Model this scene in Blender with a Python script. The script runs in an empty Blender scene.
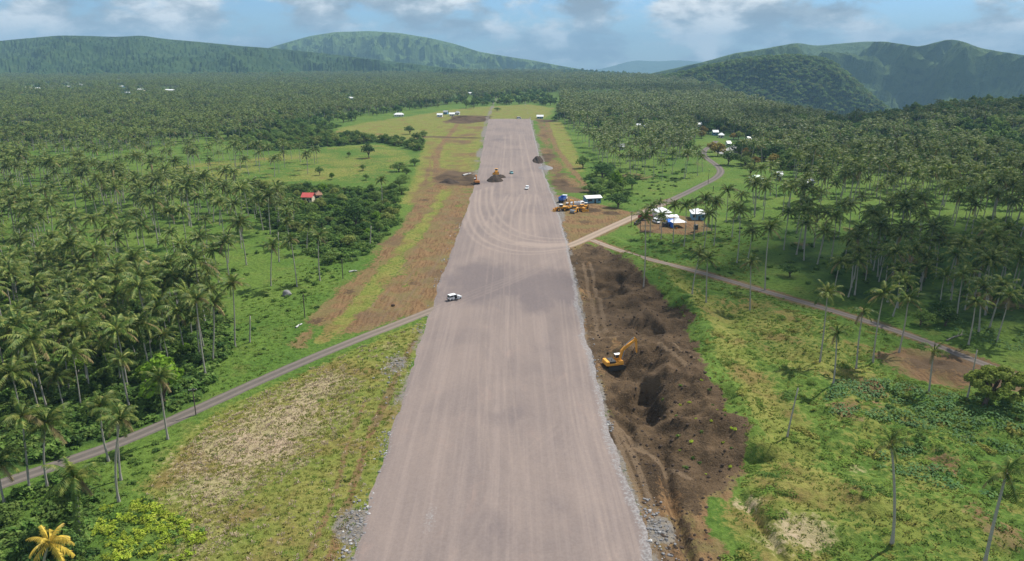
import bpy, bmesh, math, random
import numpy as np
from mathutils import Vector, Matrix, Euler

random.seed(7)
RNG = np.random.default_rng(7)
sc = bpy.context.scene
COL = sc.collection

# ------------------------------------------------------------------ camera
FPX, HZ, CAMZ = 720.0, 58.0, 73.0
PITCH = math.atan((280.5 - HZ) / FPX)
cam_d = bpy.data.cameras.new('camera')
cam_d.sensor_width = 36.0
cam_d.lens = FPX / 1024 * 36
cam_d.clip_start = 0.5
cam_d.clip_end = 60000
cam = bpy.data.objects.new('camera', cam_d)
COL.objects.link(cam)
cam.location = (0, 0, CAMZ)
cam.rotation_euler = (math.pi / 2 - PITCH, 0, 0)
sc.camera = cam

# ------------------------------------------------------------------ sun, sky, exposure
SUN_EL, SUN_AZ = math.radians(53), math.radians(50)      # azimuth from +Y (view direction) towards +X
SUN = Vector((math.cos(SUN_EL) * math.sin(SUN_AZ), math.cos(SUN_EL) * math.cos(SUN_AZ), math.sin(SUN_EL)))
sd = bpy.data.lights.new('sun', 'SUN')
sd.energy = 5.0
sd.angle = math.radians(0.53)
sd.color = (1.0, 0.95, 0.87)
so = bpy.data.objects.new('sun', sd)
COL.objects.link(so)
so.rotation_euler = SUN.to_track_quat('Z', 'Y').to_euler()
so.location = (0, 0, 3000)

w = bpy.data.worlds.new('World')
sc.world = w
w.use_nodes = True
nt = w.node_tree
for n in list(nt.nodes):
    nt.nodes.remove(n)
NN = nt.nodes.new


def wl(a, b):
    nt.links.new(a, b)


def wmath(op, a, b=None, clamp=False):
    m = NN('ShaderNodeMath')
    m.operation = op
    m.use_clamp = clamp
    for i, v in enumerate((a, b)):
        if v is None:
            continue
        if isinstance(v, (int, float)):
            m.inputs[i].default_value = v
        else:
            wl(v, m.inputs[i])
    return m.outputs[0]


sky = NN('ShaderNodeTexSky')
sky.sky_type = 'NISHITA'
sky.sun_disc = False
sky.sun_elevation = SUN_EL
sky.sun_rotation = SUN_AZ
sky.altitude = 80
sky.air_density = 1.0
sky.dust_density = 0.2
sky.ozone_density = 2.0
tc = NN('ShaderNodeTexCoord')
sep = NN('ShaderNodeSeparateXYZ')
wl(tc.outputs['Generated'], sep.inputs[0])
zz = wmath('ADD', wmath('MAXIMUM', sep.outputs[2], -0.02), 0.42)
cmb = NN('ShaderNodeCombineXYZ')
wl(wmath('DIVIDE', sep.outputs[0], zz), cmb.inputs[0])
wl(wmath('DIVIDE', sep.outputs[1], zz), cmb.inputs[1])
cmb.inputs[2].default_value = 3.7


def wnoise(scale, detail, rough, off):
    mp = NN('ShaderNodeMapping')
    wl(cmb.outputs[0], mp.inputs[0])
    mp.inputs['Location'].default_value = off
    n = NN('ShaderNodeTexNoise')
    wl(mp.outputs[0], n.inputs['Vector'])
    n.inputs['Scale'].default_value = scale
    n.inputs['Detail'].default_value = detail
    n.inputs['Roughness'].default_value = rough
    n.inputs['Distortion'].default_value = 0.15
    return n.outputs[0]


n1 = wnoise(3.6, 10, 0.55, (4.3, 1.2, 0))
n2 = wnoise(5.5, 10, 0.58, (9.1, 5.2, 2.0))
r1 = NN('ShaderNodeMapRange')
r1.interpolation_type = 'SMOOTHSTEP'
wl(n1, r1.inputs[0])
r1.inputs[1].default_value = 0.40
r1.inputs[2].default_value = 0.53
r2 = NN('ShaderNodeValToRGB')
wl(n2, r2.inputs[0])
e = r2.color_ramp.elements
e[0].position = 0.40
e[0].color = (0.235, 0.275, 0.320, 1)
e[1].position = 0.62
e[1].color = (0.80, 0.81, 0.81, 1)
em = r2.color_ramp.elements.new(0.50)
em.color = (0.37, 0.42, 0.46, 1)
SKY_S = 0.10
sc10 = NN('ShaderNodeMix')
sc10.data_type = 'RGBA'
sc10.blend_type = 'MULTIPLY'
sc10.inputs[0].default_value = 1
wl(r2.outputs[0], sc10.inputs[6])
sc10.inputs[7].default_value = (1 / SKY_S, 1 / SKY_S, 1 / SKY_S, 1)
mx = NN('ShaderNodeMix')
mx.data_type = 'RGBA'
wl(r1.outputs[0], mx.inputs[0])
tint = NN('ShaderNodeMix')
tint.data_type = 'RGBA'
tint.blend_type = 'MULTIPLY'
tint.inputs[0].default_value = 1
wl(sky.outputs[0], tint.inputs[6])
tint.inputs[7].default_value = (0.50, 0.70, 1.0, 1)
wl(tint.outputs[2], mx.inputs[6])
wl(sc10.outputs[2], mx.inputs[7])
bg = NN('ShaderNodeBackground')
bg.inputs[1].default_value = SKY_S
wl(mx.outputs[2], bg.inputs[0])
wo = NN('ShaderNodeOutputWorld')
wl(bg.outputs[0], wo.inputs[0])

sc.render.engine = 'CYCLES'
sc.cycles.use_denoising = True
sc.cycles.max_bounces = 6
sc.cycles.diffuse_bounces = 3
sc.cycles.transmission_bounces = 3
sc.cycles.transparent_max_bounces = 8
sc.cycles.volume_bounces = 0
sc.cycles.use_adaptive_sampling = True
sc.cycles.adaptive_threshold = 0.008
vs = sc.view_settings
vs.view_transform = 'Standard'
vs.look = 'None'
vs.exposure = 0.44
vs.gamma = 1.0
vs.use_curve_mapping = False

# ------------------------------------------------------------------ picture <-> ground helpers
CP, SP = math.cos(PITCH), math.sin(PITCH)


def ray(px, py):
    u, v = (px - 512) / FPX, -(py - 280.5) / FPX
    return u, CP + v * SP, -SP + v * CP


def G(px, py, z=0.0):
    dx, dy, dz = ray(px, py)
    t = (z - CAMZ) / dz
    return dx * t, dy * t


def P(x, y, z):
    zz_ = z - CAMZ
    dep = y * CP - zz_ * SP
    up = y * SP + zz_ * CP
    return 512 + FPX * x / dep, 280.5 - FPX * up / dep


def poly(pts):
    return np.array([G(*p) for p in pts])


# ------------------------------------------------------------------ numpy noise / distance
def _h(ix, iy, s):
    a = (ix.astype(np.int64) * 374761393 + iy.astype(np.int64) * 668265263 + s * 1442695041) & 0xFFFFFFFF
    a = ((a ^ (a >> 13)) * 1274126177) & 0xFFFFFFFF
    a = a ^ (a >> 16)
    return (a & 0xFFFF) / 65535.0


def vn(x, y, s=0):
    x = np.asarray(x, float)
    y = np.asarray(y, float)
    ix, iy = np.floor(x), np.floor(y)
    fx, fy = x - ix, y - iy
    fx, fy = fx * fx * (3 - 2 * fx), fy * fy * (3 - 2 * fy)
    a, b = _h(ix, iy, s), _h(ix + 1, iy, s)
    c, d = _h(ix, iy + 1, s), _h(ix + 1, iy + 1, s)
    return (a * (1 - fx) + b * fx) * (1 - fy) + (c * (1 - fx) + d * fx) * fy


def fbm(x, y, s=0, o=4, r=0.5):
    t, a, n = 0.0, 1.0, 0.0
    for k in range(o):
        t = t + a * vn(x * 2 ** k, y * 2 ** k, s + 17 * k)
        n += a
        a *= r
    return t / n


def ss(a, b, x):
    t = np.clip((x - a) / (b - a), 0, 1)
    return t * t * (3 - 2 * t)


def dist_line(x, y, pts):
    d = np.full(x.shape, 1e9)
    for (ax, ay), (bx, by) in zip(pts[:-1], pts[1:]):
        vx, vy = bx - ax, by - ay
        t = np.clip(((x - ax) * vx + (y - ay) * vy) / (vx * vx + vy * vy + 1e-9), 0, 1)
        d = np.minimum(d, np.hypot(x - ax - t * vx, y - ay - t * vy))
    return d


def inside(x, y, pts):
    c = np.zeros(x.shape, bool)
    n = len(pts)
    for i in range(n):
        ax, ay = pts[i]
        bx, by = pts[(i + 1) % n]
        if ay == by:
            continue
        k = ((ay > y) != (by > y)) & (x < (bx - ax) * (y - ay) / (by - ay) + ax)
        c ^= k
    return c


def sdf(x, y, pts, far=1e9):
    """signed distance, positive inside; cheap outside the bounding box"""
    out = np.full(x.shape, -1e3)
    m = 40 if far > 1e8 else far
    lo, hi = pts.min(0) - m, pts.max(0) + m
    k = (x > lo[0]) & (x < hi[0]) & (y > lo[1]) & (y < hi[1])
    if k.any():
        xs, ys = x[k], y[k]
        d = dist_line(xs, ys, list(map(tuple, pts)) + [tuple(pts[0])])
        out[k] = np.where(inside(xs, ys, pts), d, -d)
    return out


def line_d(x, y, pts, m=60):
    pts = np.asarray(pts)
    out = np.full(x.shape, 1e3)
    lo, hi = pts.min(0) - m, pts.max(0) + m
    k = (x > lo[0]) & (x < hi[0]) & (y > lo[1]) & (y < hi[1])
    if k.any():
        out[k] = dist_line(x[k], y[k], list(map(tuple, pts)))
    return out


# ------------------------------------------------------------------ layout (picture points put on the ground)
_rw = [(561, 356, 652), (430, 395, 606), (320, 428, 581), (247, 455, 567), (200, 471, 553.5), (175, 478.5, 543.5),
       (150, 483, 537), (119, 489, 530)]
RW_Y = np.array([20.0] + [G(0, r[0])[1] for r in _rw])
RW_L = np.array([G(356, 561)[0]] + [G(r[1], r[0])[0] for r in _rw])
RW_R = np.array([G(652, 561)[0]] + [G(r[2], r[0])[0] for r in _rw])


def smooth_line(pts, step=2.0):
    p = np.array(pts, float)
    for _ in range(3):
        q = [p[0]]
        for a, b in zip(p[:-1], p[1:]):
            q += [a * .75 + b * .25, a * .25 + b * .75]
        q.append(p[-1])
        p = np.array(q)
    out = [p[0]]
    for a, b in zip(p[:-1], p[1:]):
        n = max(1, int(np.hypot(*(b - a)) / step))
        out += [a + (b - a) * (k + 1) / n for k in range(n)]
    return np.array(out)


ROAD_L = smooth_line(poly([(-160, 548), (-60, 508), (0, 484), (60, 464), (120, 443), (200, 408), (270, 376), (340, 346), (400, 323), (440, 307)]))
ROAD_R = smooth_line(poly([(556, 249), (575, 244), (600, 232), (640, 214), (680, 196), (702, 185), (718, 177), (722, 170), (714, 163), (703, 156), (704, 150), (711, 146), (716, 141)]))
TRACK_R = smooth_line(poly([(592, 240), (615, 249), (640, 257), (700, 272), (760, 290), (820, 307), (870, 322), (920, 339), (960, 355), (1024, 379), (1150, 420)]))

DARK1 = poly([(556, 250), (600, 243), (625, 262), (640, 276), (655, 292), (690, 325), (694, 345), (690, 362), (705, 385),
              (735, 430), (747, 470), (737, 490), (712, 496), (704, 520), (722, 561), (740, 600), (690, 620), (640, 561), (625, 500), (598, 420),
              (580, 350), (566, 290)])
YARD = poly([(548, 204), (551, 194), (570, 196), (600, 204), (636, 212), (612, 226), (590, 238), (572, 244), (560, 240)])
LEFTD = poly([(446, 311), (464, 247), (478, 203), (485, 178), (445, 178), (432, 184), (418, 200), (395, 232), (350, 272), (306, 322), (315, 344), (330, 345), (390, 326)])
FIELD = poly([(142, 490), (175, 455), (205, 420), (300, 373), (425, 320), (418, 350), (400, 420), (352, 561), (345, 600), (150, 610), (175, 530)])
TAN = poly([(176, 460), (215, 420), (290, 382), (345, 362), (362, 385), (345, 430), (300, 470), (250, 490), (235, 540), (190, 570), (180, 500)])
OPENL = poly([(395, 205), (412, 180), (420, 150), (430, 128), (455, 116), (490, 117), (484, 150), (479, 175), (465, 205)])
PAST1 = poly([(60, 176), (120, 170), (230, 158), (290, 150), (385, 143), (420, 152), (418, 163), (395, 184), (330, 183), (245, 186), (150, 188)])
PAST2 = poly([(318, 133), (350, 124), (430, 112), (470, 107), (530, 104), (560, 108), (548, 122), (520, 119), (470, 122), (440, 140), (400, 142)])
PAST0 = poly([(-60, 160), (60, 150), (230, 156), (60, 178), (-60, 180)])
GAPL = poly([(70, 228), (130, 215), (150, 235), (110, 250), (75, 245)])
SLOPEL = poly([(205, 372), (235, 340), (245, 295), (320, 255), (355, 262), (305, 325), (312, 345), (270, 370), (210, 402)])
PASTR = poly([(640, 214), (700, 186), (722, 172), (745, 170), (790, 172), (800, 186), (745, 196), (705, 203), (655, 211)])
PASTR2 = poly([(575, 190), (600, 168), (640, 160), (700, 160), (714, 172), (680, 192), (640, 207), (600, 200)])
RG = poly([(600, 246), (640, 260), (760, 292), (870, 325), (960, 358), (1024, 385), (1200, 440), (1200, 640), (740, 620), (722, 561), (745, 470),
           (705, 385), (690, 330), (640, 270)])
CLEAR_R = poly([(872, 358), (895, 348), (930, 345), (985, 362), (1040, 390), (1040, 402), (985, 398), (935, 392), (905, 384), (880, 374)])
FAR_R = poly([(534, 119), (546, 119), (556, 140), (566, 165), (588, 186), (566, 197), (552, 192), (543, 176), (537, 150)])
LIME_R = poly([(546, 122), (562, 122), (580, 158), (585, 172), (566, 172), (556, 146)])
CAMP = poly([(632, 219), (650, 212), (700, 218), (712, 230), (690, 235), (640, 232)])
DARKL = poly([(443, 122), (460, 115), (492, 116), (490, 121), (462, 124)])
DARKL2 = poly([(432, 178), (450, 171), (477, 172), (476, 186), (448, 186)])


def gauss(x, y, px, py, sx, sy, a, rot=0.0):
    cx, cy = G(px, py)
    dx, dy = x - cx, y - cy
    c, s = math.cos(rot), math.sin(rot)
    return a * np.exp(-((dx * c + dy * s) / sx) ** 2 - ((-dx * s + dy * c) / sy) ** 2)


EDGE_B = np.array([-1.6, -0.2, 0.10, 0.215, 0.30, 0.375, 0.44, 0.54, 0.70, 1.3])
EDGE_D = np.array([4200, 4200, 4100, 2350, 1330, 960, 820, 860, 940, 1000])


def height(x, y):
    x = np.asarray(x, float)
    y = np.asarray(y, float)
    dr = np.minimum(line_d(x, y, ROAD_L), np.minimum(line_d(x, y, ROAD_R), line_d(x, y, TRACK_R)))
    L = np.interp(y, RW_Y, RW_L)
    R = np.interp(y, RW_Y, RW_R)
    out = np.where(y > RW_Y[-1] + 10, np.minimum(np.abs(x), y - RW_Y[-1]), np.maximum(L - x, x - R))
    keep = ss(3, 9, dr) * ss(1.2, 6, out)
    h = (fbm(x / 46, y / 46, 3) - 0.5) * 2.2 * ss(10, 60, out)
    h += (fbm(x / 7, y / 7, 5, 3) - 0.5) * 0.5 * ss(800, 300, y)
    # grass hummocks and berm on the right
    rg = ss(0, 8, sdf(x, y, RG))
    h += rg * ((fbm(x / 5.5, y / 5.5, 8, 3) ** 1.5) * 2.8 + fbm(x / 17, y / 17, 9, 3) * 3.0 - 1.3)
    db = sdf(x, y, DARK1, 60)
    h += 2.3 * np.exp(-((db + 4) / 5.0) ** 2) * ss(60, 75, x * 1.0 + 45) * (x > 22) * (y > 120)
    # dug earth
    dk = ss(-2, 3, db)
    dk = dk * (0.35 + 0.65 * ss(108, 138, y))
    h += dk * (-0.9 + (fbm(x / 4, y / 4, 12, 4) - 0.5) * 1.5 + (fbm(x / 1.6, y / 1.6, 13, 3) - 0.5) * 1.3)
    wob = (fbm(x / 5, y / 5, 14, 3) - 0.5)
    dm = line_d(x, y, poly([(652, 356), (668, 366), (684, 384), (700, 408), (716, 440)]), 40) + wob * 7
    h += np.clip(1 - dm / 10.0, 0, 1) ** 0.85 * 5.2 * (0.75 + 0.5 * fbm(x / 3, y / 3, 15, 3))
    dm = line_d(x, y, poly([(612, 300), (630, 300), (655, 320)]), 40) + wob * 6
    h += np.clip(1 - dm / 7.0, 0, 1) * 2.0
    dm = line_d(x, y, poly([(622, 262), (640, 280)]), 40) + wob * 5
    h += np.clip(1 - dm / 6.0, 0, 1) * 2.6
    for px, py, rx, ry, dep in ((637, 406, 4.6, 6.5, 3.6), (645, 390, 3.2, 4, 3.4), (648, 327, 4.2, 4.5, 3.2), (628, 322, 3, 3, 1.6), (602, 288, 6, 10, 2.6), (612, 278, 5, 7, 2.6), (634, 372, 6, 4, 1.6), (622, 430, 3, 6, 1.2)):
        cx, cy = G(px, py)
        rr = np.hypot((x - cx) / rx, (y - cy) / ry) + wob * 0.9
        h -= dep * ss(1.25, 0.7, rr)
    rg_ = np.abs(fbm(x / 6, y / 6, 16, 4) - 0.5) * 2
    h += dk * (0.5 - rg_) * 1.6
    # trench and ditch
    h -= 1.6 * np.exp(-(line_d(x, y, poly([(664, 455), (672, 500), (692, 561), (705, 600)])) / 0.9) ** 2)
    h -= 1.2 * np.exp(-(line_d(x, y, poly([(742, 496), (762, 530), (782, 565), (800, 600)])) / 0.8) ** 2)
    # far spoil
    h += gauss(x, y, 465, 118, 30, 8, 3.0) + gauss(x, y, 440, 185, 8, 6, 1.0)
    h += (sdf(x, y, LEFTD) > 0) * (fbm(x / 2.5, y / 6, 22, 3) - 0.5) * 0.5
    h *= keep
    # slope down beyond the plateau, low wooded rise at the right
    b = x / np.maximum(y, 1)
    D = np.hypot(x, y) / np.sqrt(1 + b * b)
    e_ = np.interp(b, EDGE_B, EDGE_D)
    h += ss(0.44, 0.62, b) * ss(420, 860, D) * 17 * (0.8 + 0.5 * fbm(x / 130, y / 130, 31, 3))
    h -= ss(0, 1, (D - e_) / (0.45 * e_)) * 330
    h += (fbm(x / 300, y / 300, 33, 3) - 0.5) * 9 * ss(900, 1600, D)
    return h


def height1(x, y):
    return float(height(np.array([x]), np.array([y]))[0])


# ------------------------------------------------------------------ materials
MATS = {}


def nodes_of(name):
    m = bpy.data.materials.new(name)
    m.use_nodes = True
    t = m.node_tree
    for n in list(t.nodes):
        t.nodes.remove(n)
    MATS[name] = m
    return m, t


class NB:
    """small node builder"""

    def __init__(s, t):
        s.t = t

    def n(s, kind, **kw):
        o = s.t.nodes.new(kind)
        for k, v in kw.items():
            setattr(o, k, v)
        return o

    def put(s, sock, v):
        if v is None:
            return
        if hasattr(v, 'is_linked'):
            s.t.links.new(v, sock)
        else:
            if sock.type == 'RGBA' and len(v) == 3:
                v = (*v, 1)
            sock.default_value = v

    def math(s, op, a, b=None, c=None, clamp=False):
        o = s.n('ShaderNodeMath', operation=op, use_clamp=clamp)
        for i, v in enumerate((a, b, c)):
            s.put(o.inputs[i], v)
        return o.outputs[0]

    def mix(s, f, a, b, blend='MIX'):
        o = s.n('ShaderNodeMix', data_type='RGBA', blend_type=blend)
        s.put(o.inputs[0], f)
        s.put(o.inputs[6], a)
        s.put(o.inputs[7], b)
        return o.outputs[2]

    def noise(s, vec, scale, detail=4, rough=0.55, dist=0.0):
        o = s.n('ShaderNodeTexNoise')
        s.put(o.inputs['Vector'], vec)
        o.inputs['Scale'].default_value = scale
        o.inputs['Detail'].default_value = detail
        o.inputs['Roughness'].default_value = rough
        o.inputs['Distortion'].default_value = dist
        return o.outputs[0]

    def rng(s, v, a, b, c=0.0, d=1.0, smooth=True):
        o = s.n('ShaderNodeMapRange')
        if smooth:
            o.interpolation_type = 'SMOOTHSTEP'
        s.put(o.inputs[0], v)
        for i, k in enumerate((a, b, c, d)):
            s.put(o.inputs[i + 1], k)
        return o.outputs[0]

    def mapping(s, vec, scale=(1, 1, 1), rot=(0, 0, 0)):
        o = s.n('ShaderNodeMapping')
        s.put(o.inputs[0], vec)
        o.inputs['Scale'].default_value = scale
        o.inputs['Rotation'].default_value = rot
        return o.outputs[0]

    def pos(s):
        return s.n('ShaderNodeNewGeometry').outputs['Position']

    def obj(s):
        return s.n('ShaderNodeTexCoord').outputs['Object']

    def rand(s):
        return s.n('ShaderNodeObjectInfo').outputs['Random']

    def out(s, col, rough=0.9, spec=0.2, bump=None, bstr=0.4, bdist=0.3, metal=0.0, translucent=0.0, tcol=None):
        b = s.n('ShaderNodeBsdfPrincipled')
        s.put(b.inputs['Base Color'], col)
        s.put(b.inputs['Roughness'], rough)
        s.put(b.inputs['Metallic'], metal)
        s.put(b.inputs['Specular IOR Level'], spec)
        if bump is not None:
            k = s.n('ShaderNodeBump')
            k.inputs['Strength'].default_value = bstr
            k.inputs['Distance'].default_value = bdist
            s.put(k.inputs['Height'], bump)
            s.t.links.new(k.outputs[0], b.inputs['Normal'])
        sh = b.outputs[0]
        if translucent > 0:
            tr = s.n('ShaderNodeBsdfTranslucent')
            s.put(tr.inputs[0], tcol if tcol is not None else col)
            mxs = s.n('ShaderNodeMixShader')
            mxs.inputs[0].default_value = translucent
            s.t.links.new(sh, mxs.inputs[1])
            s.t.links.new(tr.outputs[0], mxs.inputs[2])
            sh = mxs.outputs[0]
        o = s.n('ShaderNodeOutputMaterial')
        s.t.links.new(sh, o.inputs[0])


def plain(name, c, rough=0.6, spec=0.4, metal=0.0, var=0.15, scale=3.0):
    m, t = nodes_of(name)
    k = NB(t)
    nz = k.noise(k.obj(), scale, 4)
    d = tuple(v * (1 - var) for v in c)
    u = tuple(min(1, v * (1 + var)) for v in c)
    k.out(k.mix(nz, d, u), rough, spec, metal=metal)
    return m


def leaf(name, c1, c2, c3=None, trans=0.28, rough=0.5, spec=0.3):
    m, t = nodes_of(name)
    k = NB(t)
    r = k.rand()
    col = k.mix(r, c1, c2)
    nz = k.noise(k.pos(), 0.9, 3)
    f = k.rng(nz, 0.42, 0.72)
    col = k.mix(f, col, c3 if c3 else tuple(v * 1.35 for v in c2))
    v = k.math('MULTIPLY_ADD', k.math('FRACT', k.math('MULTIPLY', r, 17.3)), 0.5, 0.75)
    col = k.mix(1.0, col, k.n('ShaderNodeCombineColor').outputs[0], 'MIX') if False else col
    hs = k.n('ShaderNodeHueSaturation')
    k.put(hs.inputs['Value'], v)
    k.put(hs.inputs['Color'], col)
    k.out(hs.outputs[0], rough, spec, translucent=trans)
    return m


leaf('palm_leaf', (0.040, 0.086, 0.014), (0.084, 0.132, 0.022), (0.250, 0.262, 0.064), 0.25, 0.5, 0.12)  # third colour paints sunlit yellow glints into patches of the fronds
leaf('palm_leaf_dry', (0.15, 0.125, 0.055), (0.21, 0.165, 0.075), None, 0.15, 0.7, 0.1)
leaf('palm_leaf_yellow', (0.50, 0.36, 0.04), (0.56, 0.40, 0.06), None, 0.25)
leaf('tree_leaf', (0.082, 0.150, 0.034), (0.140, 0.215, 0.050), (0.200, 0.265, 0.068), 0.36, 0.7, 0.06)
leaf('tree_leaf_bright', (0.12, 0.215, 0.022), (0.15, 0.25, 0.026), None, 0.36, 0.7, 0.06)
leaf('tree_leaf_dark', (0.046, 0.105, 0.027), (0.078, 0.142, 0.036), (0.110, 0.175, 0.045), 0.36, 0.7, 0.06)
leaf('tree_leaf_olive', (0.15, 0.19, 0.048), (0.20, 0.23, 0.060), None, 0.36, 0.7, 0.06)
leaf('tree_leaf_orange', (0.28, 0.17, 0.05), (0.22, 0.18, 0.045), None, 0.36, 0.7, 0.06)
leaf('hill_leaf', (0.10, 0.185, 0.040), (0.17, 0.25, 0.055), (0.21, 0.29, 0.065), 0.36, 0.7, 0.06)
leaf('bush_leaf', (0.075, 0.152, 0.030), (0.125, 0.210, 0.044), (0.18, 0.265, 0.062), 0.36, 0.7, 0.06)
leaf('vine_leaf', (0.27, 0.37, 0.035), (0.33, 0.42, 0.045), (0.42, 0.46, 0.07), 0.36, 0.7, 0.06)
leaf('grass_green', (0.105, 0.185, 0.030), (0.150, 0.230, 0.040), (0.19, 0.245, 0.050), 0.35, 0.8, 0.05)
leaf('grass_lime', (0.20, 0.215, 0.045), (0.245, 0.250, 0.058), (0.23, 0.215, 0.06), 0.35, 0.8, 0.05)
leaf('grass_dry', (0.42, 0.325, 0.235), (0.47, 0.375, 0.275), (0.36, 0.31, 0.17), 0.3, 0.8, 0.05)
leaf('broad_leaf', (0.050, 0.130, 0.045), (0.090, 0.180, 0.055), (0.15, 0.24, 0.06), 0.25, 0.6, 0.12)

m, t = nodes_of('bark_palm')
k = NB(t)
oc = k.mapping(k.obj(), (1.5, 1.5, 5.0))
k.out(k.mix(k.noise(oc, 1.5, 4), (0.25, 0.225, 0.19), (0.46, 0.43, 0.38)), 0.9, 0.1)
m, t = nodes_of('bark')
k = NB(t)
k.out(k.mix(k.noise(k.obj(), 3, 4), (0.07, 0.05, 0.035), (0.17, 0.13, 0.10)), 0.9, 0.1)
plain('deadwood', (0.26, 0.23, 0.19), 0.9, 0.1, var=0.3)
plain('coconut', (0.30, 0.24, 0.07), 0.6)
plain('yellow_paint', (0.70, 0.33, 0.03), 0.45, 0.5)
plain('machine_orange', (0.80, 0.36, 0.045), 0.45, 0.4)
plain('orange_paint', (0.62, 0.22, 0.03), 0.45, 0.5)
plain('white_paint', (0.78, 0.79, 0.80), 0.35, 0.5, var=0.05)
plain('teal_paint', (0.16, 0.36, 0.38), 0.35, 0.5)
plain('blue_paint', (0.04, 0.12, 0.42), 0.4, 0.5)
plain('red_paint', (0.30, 0.04, 0.035), 0.4, 0.5)
plain('black_rubber', (0.02, 0.02, 0.02), 0.8, 0.2)
plain('dark_metal', (0.045, 0.043, 0.040), 0.55, 0.4)
plain('grey_metal', (0.30, 0.31, 0.32), 0.45, 0.5)
plain('glass', (0.03, 0.04, 0.05), 0.08, 0.7)
plain('lamp_glass', (0.7, 0.7, 0.62), 0.2, 0.6)
plain('tail_lamp', (0.4, 0.02, 0.02), 0.3, 0.6)
plain('roof_white', (0.74, 0.75, 0.76), 0.5, 0.4, var=0.08, scale=0.8)
plain('roof_red', (0.52, 0.09, 0.08), 0.6, 0.3, scale=0.8)
plain('roof_grey', (0.34, 0.35, 0.36), 0.5, 0.4, scale=0.8)
plain('roof_green', (0.42, 0.58, 0.44), 0.5, 0.4, scale=0.8)
plain('roof_rust', (0.30, 0.17, 0.11), 0.7, 0.2, scale=0.8)
plain('wall_white', (0.68, 0.66, 0.62), 0.8, 0.2)
plain('wall_cream', (0.60, 0.52, 0.38), 0.8, 0.2)
plain('wall_blue', (0.16, 0.32, 0.44), 0.8, 0.2)
plain('wall_pink', (0.55, 0.36, 0.32), 0.8, 0.2)
plain('tarp_white', (0.80, 0.80, 0.80), 0.6, 0.2, var=0.05)
plain('tarp_blue', (0.03, 0.14, 0.55), 0.6, 0.2)
plain('rock', (0.20, 0.195, 0.195), 0.9, 0.2, var=0.4, scale=1.2)
plain('pale_rock', (0.42, 0.41, 0.40), 0.9, 0.2, var=0.2, scale=1.2)
plain('soil_dark', (0.055, 0.040, 0.030), 0.95, 0.1, var=0.35, scale=1.5)
plain('pole_wood', (0.12, 0.10, 0.085), 0.9, 0.1, var=0.25)
plain('concrete', (0.48, 0.47, 0.45), 0.85, 0.2)

# ground
m, t = nodes_of('ground')
k = NB(t)
p = k.pos()
zA = k.n('ShaderNodeAttribute', attribute_name='zoneA')
zB = k.n('ShaderNodeAttribute', attribute_name='zoneB')
sA = k.n('ShaderNodeSeparateColor')
sB = k.n('ShaderNodeSeparateColor')
t.links.new(zA.outputs['Color'], sA.inputs[0])
t.links.new(zB.outputs['Color'], sB.inputs[0])
nbig = k.noise(p, 0.028, 5, 0.6)
nmid = k.noise(p, 0.13, 5, 0.6)
nfin = k.noise(p, 0.9, 5, 0.65)
nvf = k.noise(p, 3.2, 4, 0.65)
jit = k.math('ADD', k.math('MULTIPLY', k.math('SUBTRACT', nbig, 0.5), 0.55), k.math('ADD', k.math('MULTIPLY', k.math('SUBTRACT', nmid, 0.5), 0.65), k.math('MULTIPLY', k.math('SUBTRACT', nfin, 0.5), 0.75)))


def thr(sock, lo=0.42, hi=0.58, amt=1.0):
    return k.rng(k.math('MULTIPLY_ADD', jit, amt, sock), lo, hi)


grass = k.mix(k.rng(nbig, 0.35, 0.65), (0.090, 0.168, 0.028), (0.138, 0.208, 0.038))
grass = k.mix(k.rng(nmid, 0.5, 0.8), grass, (0.165, 0.185, 0.046))
grass = k.mix(k.math('MULTIPLY', k.rng(nfin, 0.30, 0.62), 0.75), k.mix(1.0, grass, (0.42, 0.46, 0.42), 'MULTIPLY'), grass)
lime = k.mix(k.rng(nmid, 0.36, 0.64), (0.215, 0.205, 0.055), (0.150, 0.180, 0.036))
lime = k.mix(k.rng(k.noise(p, 0.07, 5, 0.6), 0.5, 0.66), lime, (0.19, 0.145, 0.050))
lime = k.mix(k.rng(nfin, 0.35, 0.6), k.mix(1.0, lime, (0.62, 0.66, 0.6), 'MULTIPLY'), lime)
tan = k.mix(k.rng(nmid, 0.35, 0.65), (0.39, 0.30, 0.215), (0.30, 0.26, 0.135))
tan = k.mix(k.rng(nfin, 0.3, 0.65), k.mix(1.0, tan, (0.74, 0.75, 0.68), 'MULTIPLY'), tan)
strk = k.noise(k.mapping(p, (1.0, 0.16, 1.0), (0, 0, 0.35)), 1.1, 5, 0.6)
ldirt = k.mix(k.rng(strk, 0.35, 0.62), (0.118, 0.068, 0.033), (0.205, 0.126, 0.062))
ldirt = k.mix(k.math('MULTIPLY', k.rng(nmid, 0.44, 0.62), 0.8), ldirt, (0.150, 0.128, 0.050))
ldirt = k.mix(k.math('MULTIPLY', k.rng(nbig, 0.52, 0.66), 0.75), ldirt, (0.115, 0.076, 0.045))
ldirt = k.mix(k.math('MULTIPLY', k.rng(nfin, 0.55, 0.72), 0.5), ldirt, (0.270, 0.185, 0.105))
ddirt = k.mix(k.rng(nmid, 0.35, 0.7), (0.036, 0.024, 0.014), (0.105, 0.070, 0.039))
ddirt = k.mix(k.math('MULTIPLY', k.rng(nvf, 0.45, 0.75), 0.6), ddirt, (0.165, 0.115, 0.068))
ddirt = k.mix(k.math('MULTIPLY', k.rng(nbig, 0.5, 0.62), 0.6), ddirt, (0.125, 0.085, 0.052))
trk = k.mix(nfin, (0.120, 0.084, 0.053), (0.205, 0.146, 0.092))
lush = k.mix(k.rng(nfin, 0.35, 0.65), (0.022, 0.048, 0.012), (0.055, 0.105, 0.024))
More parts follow.
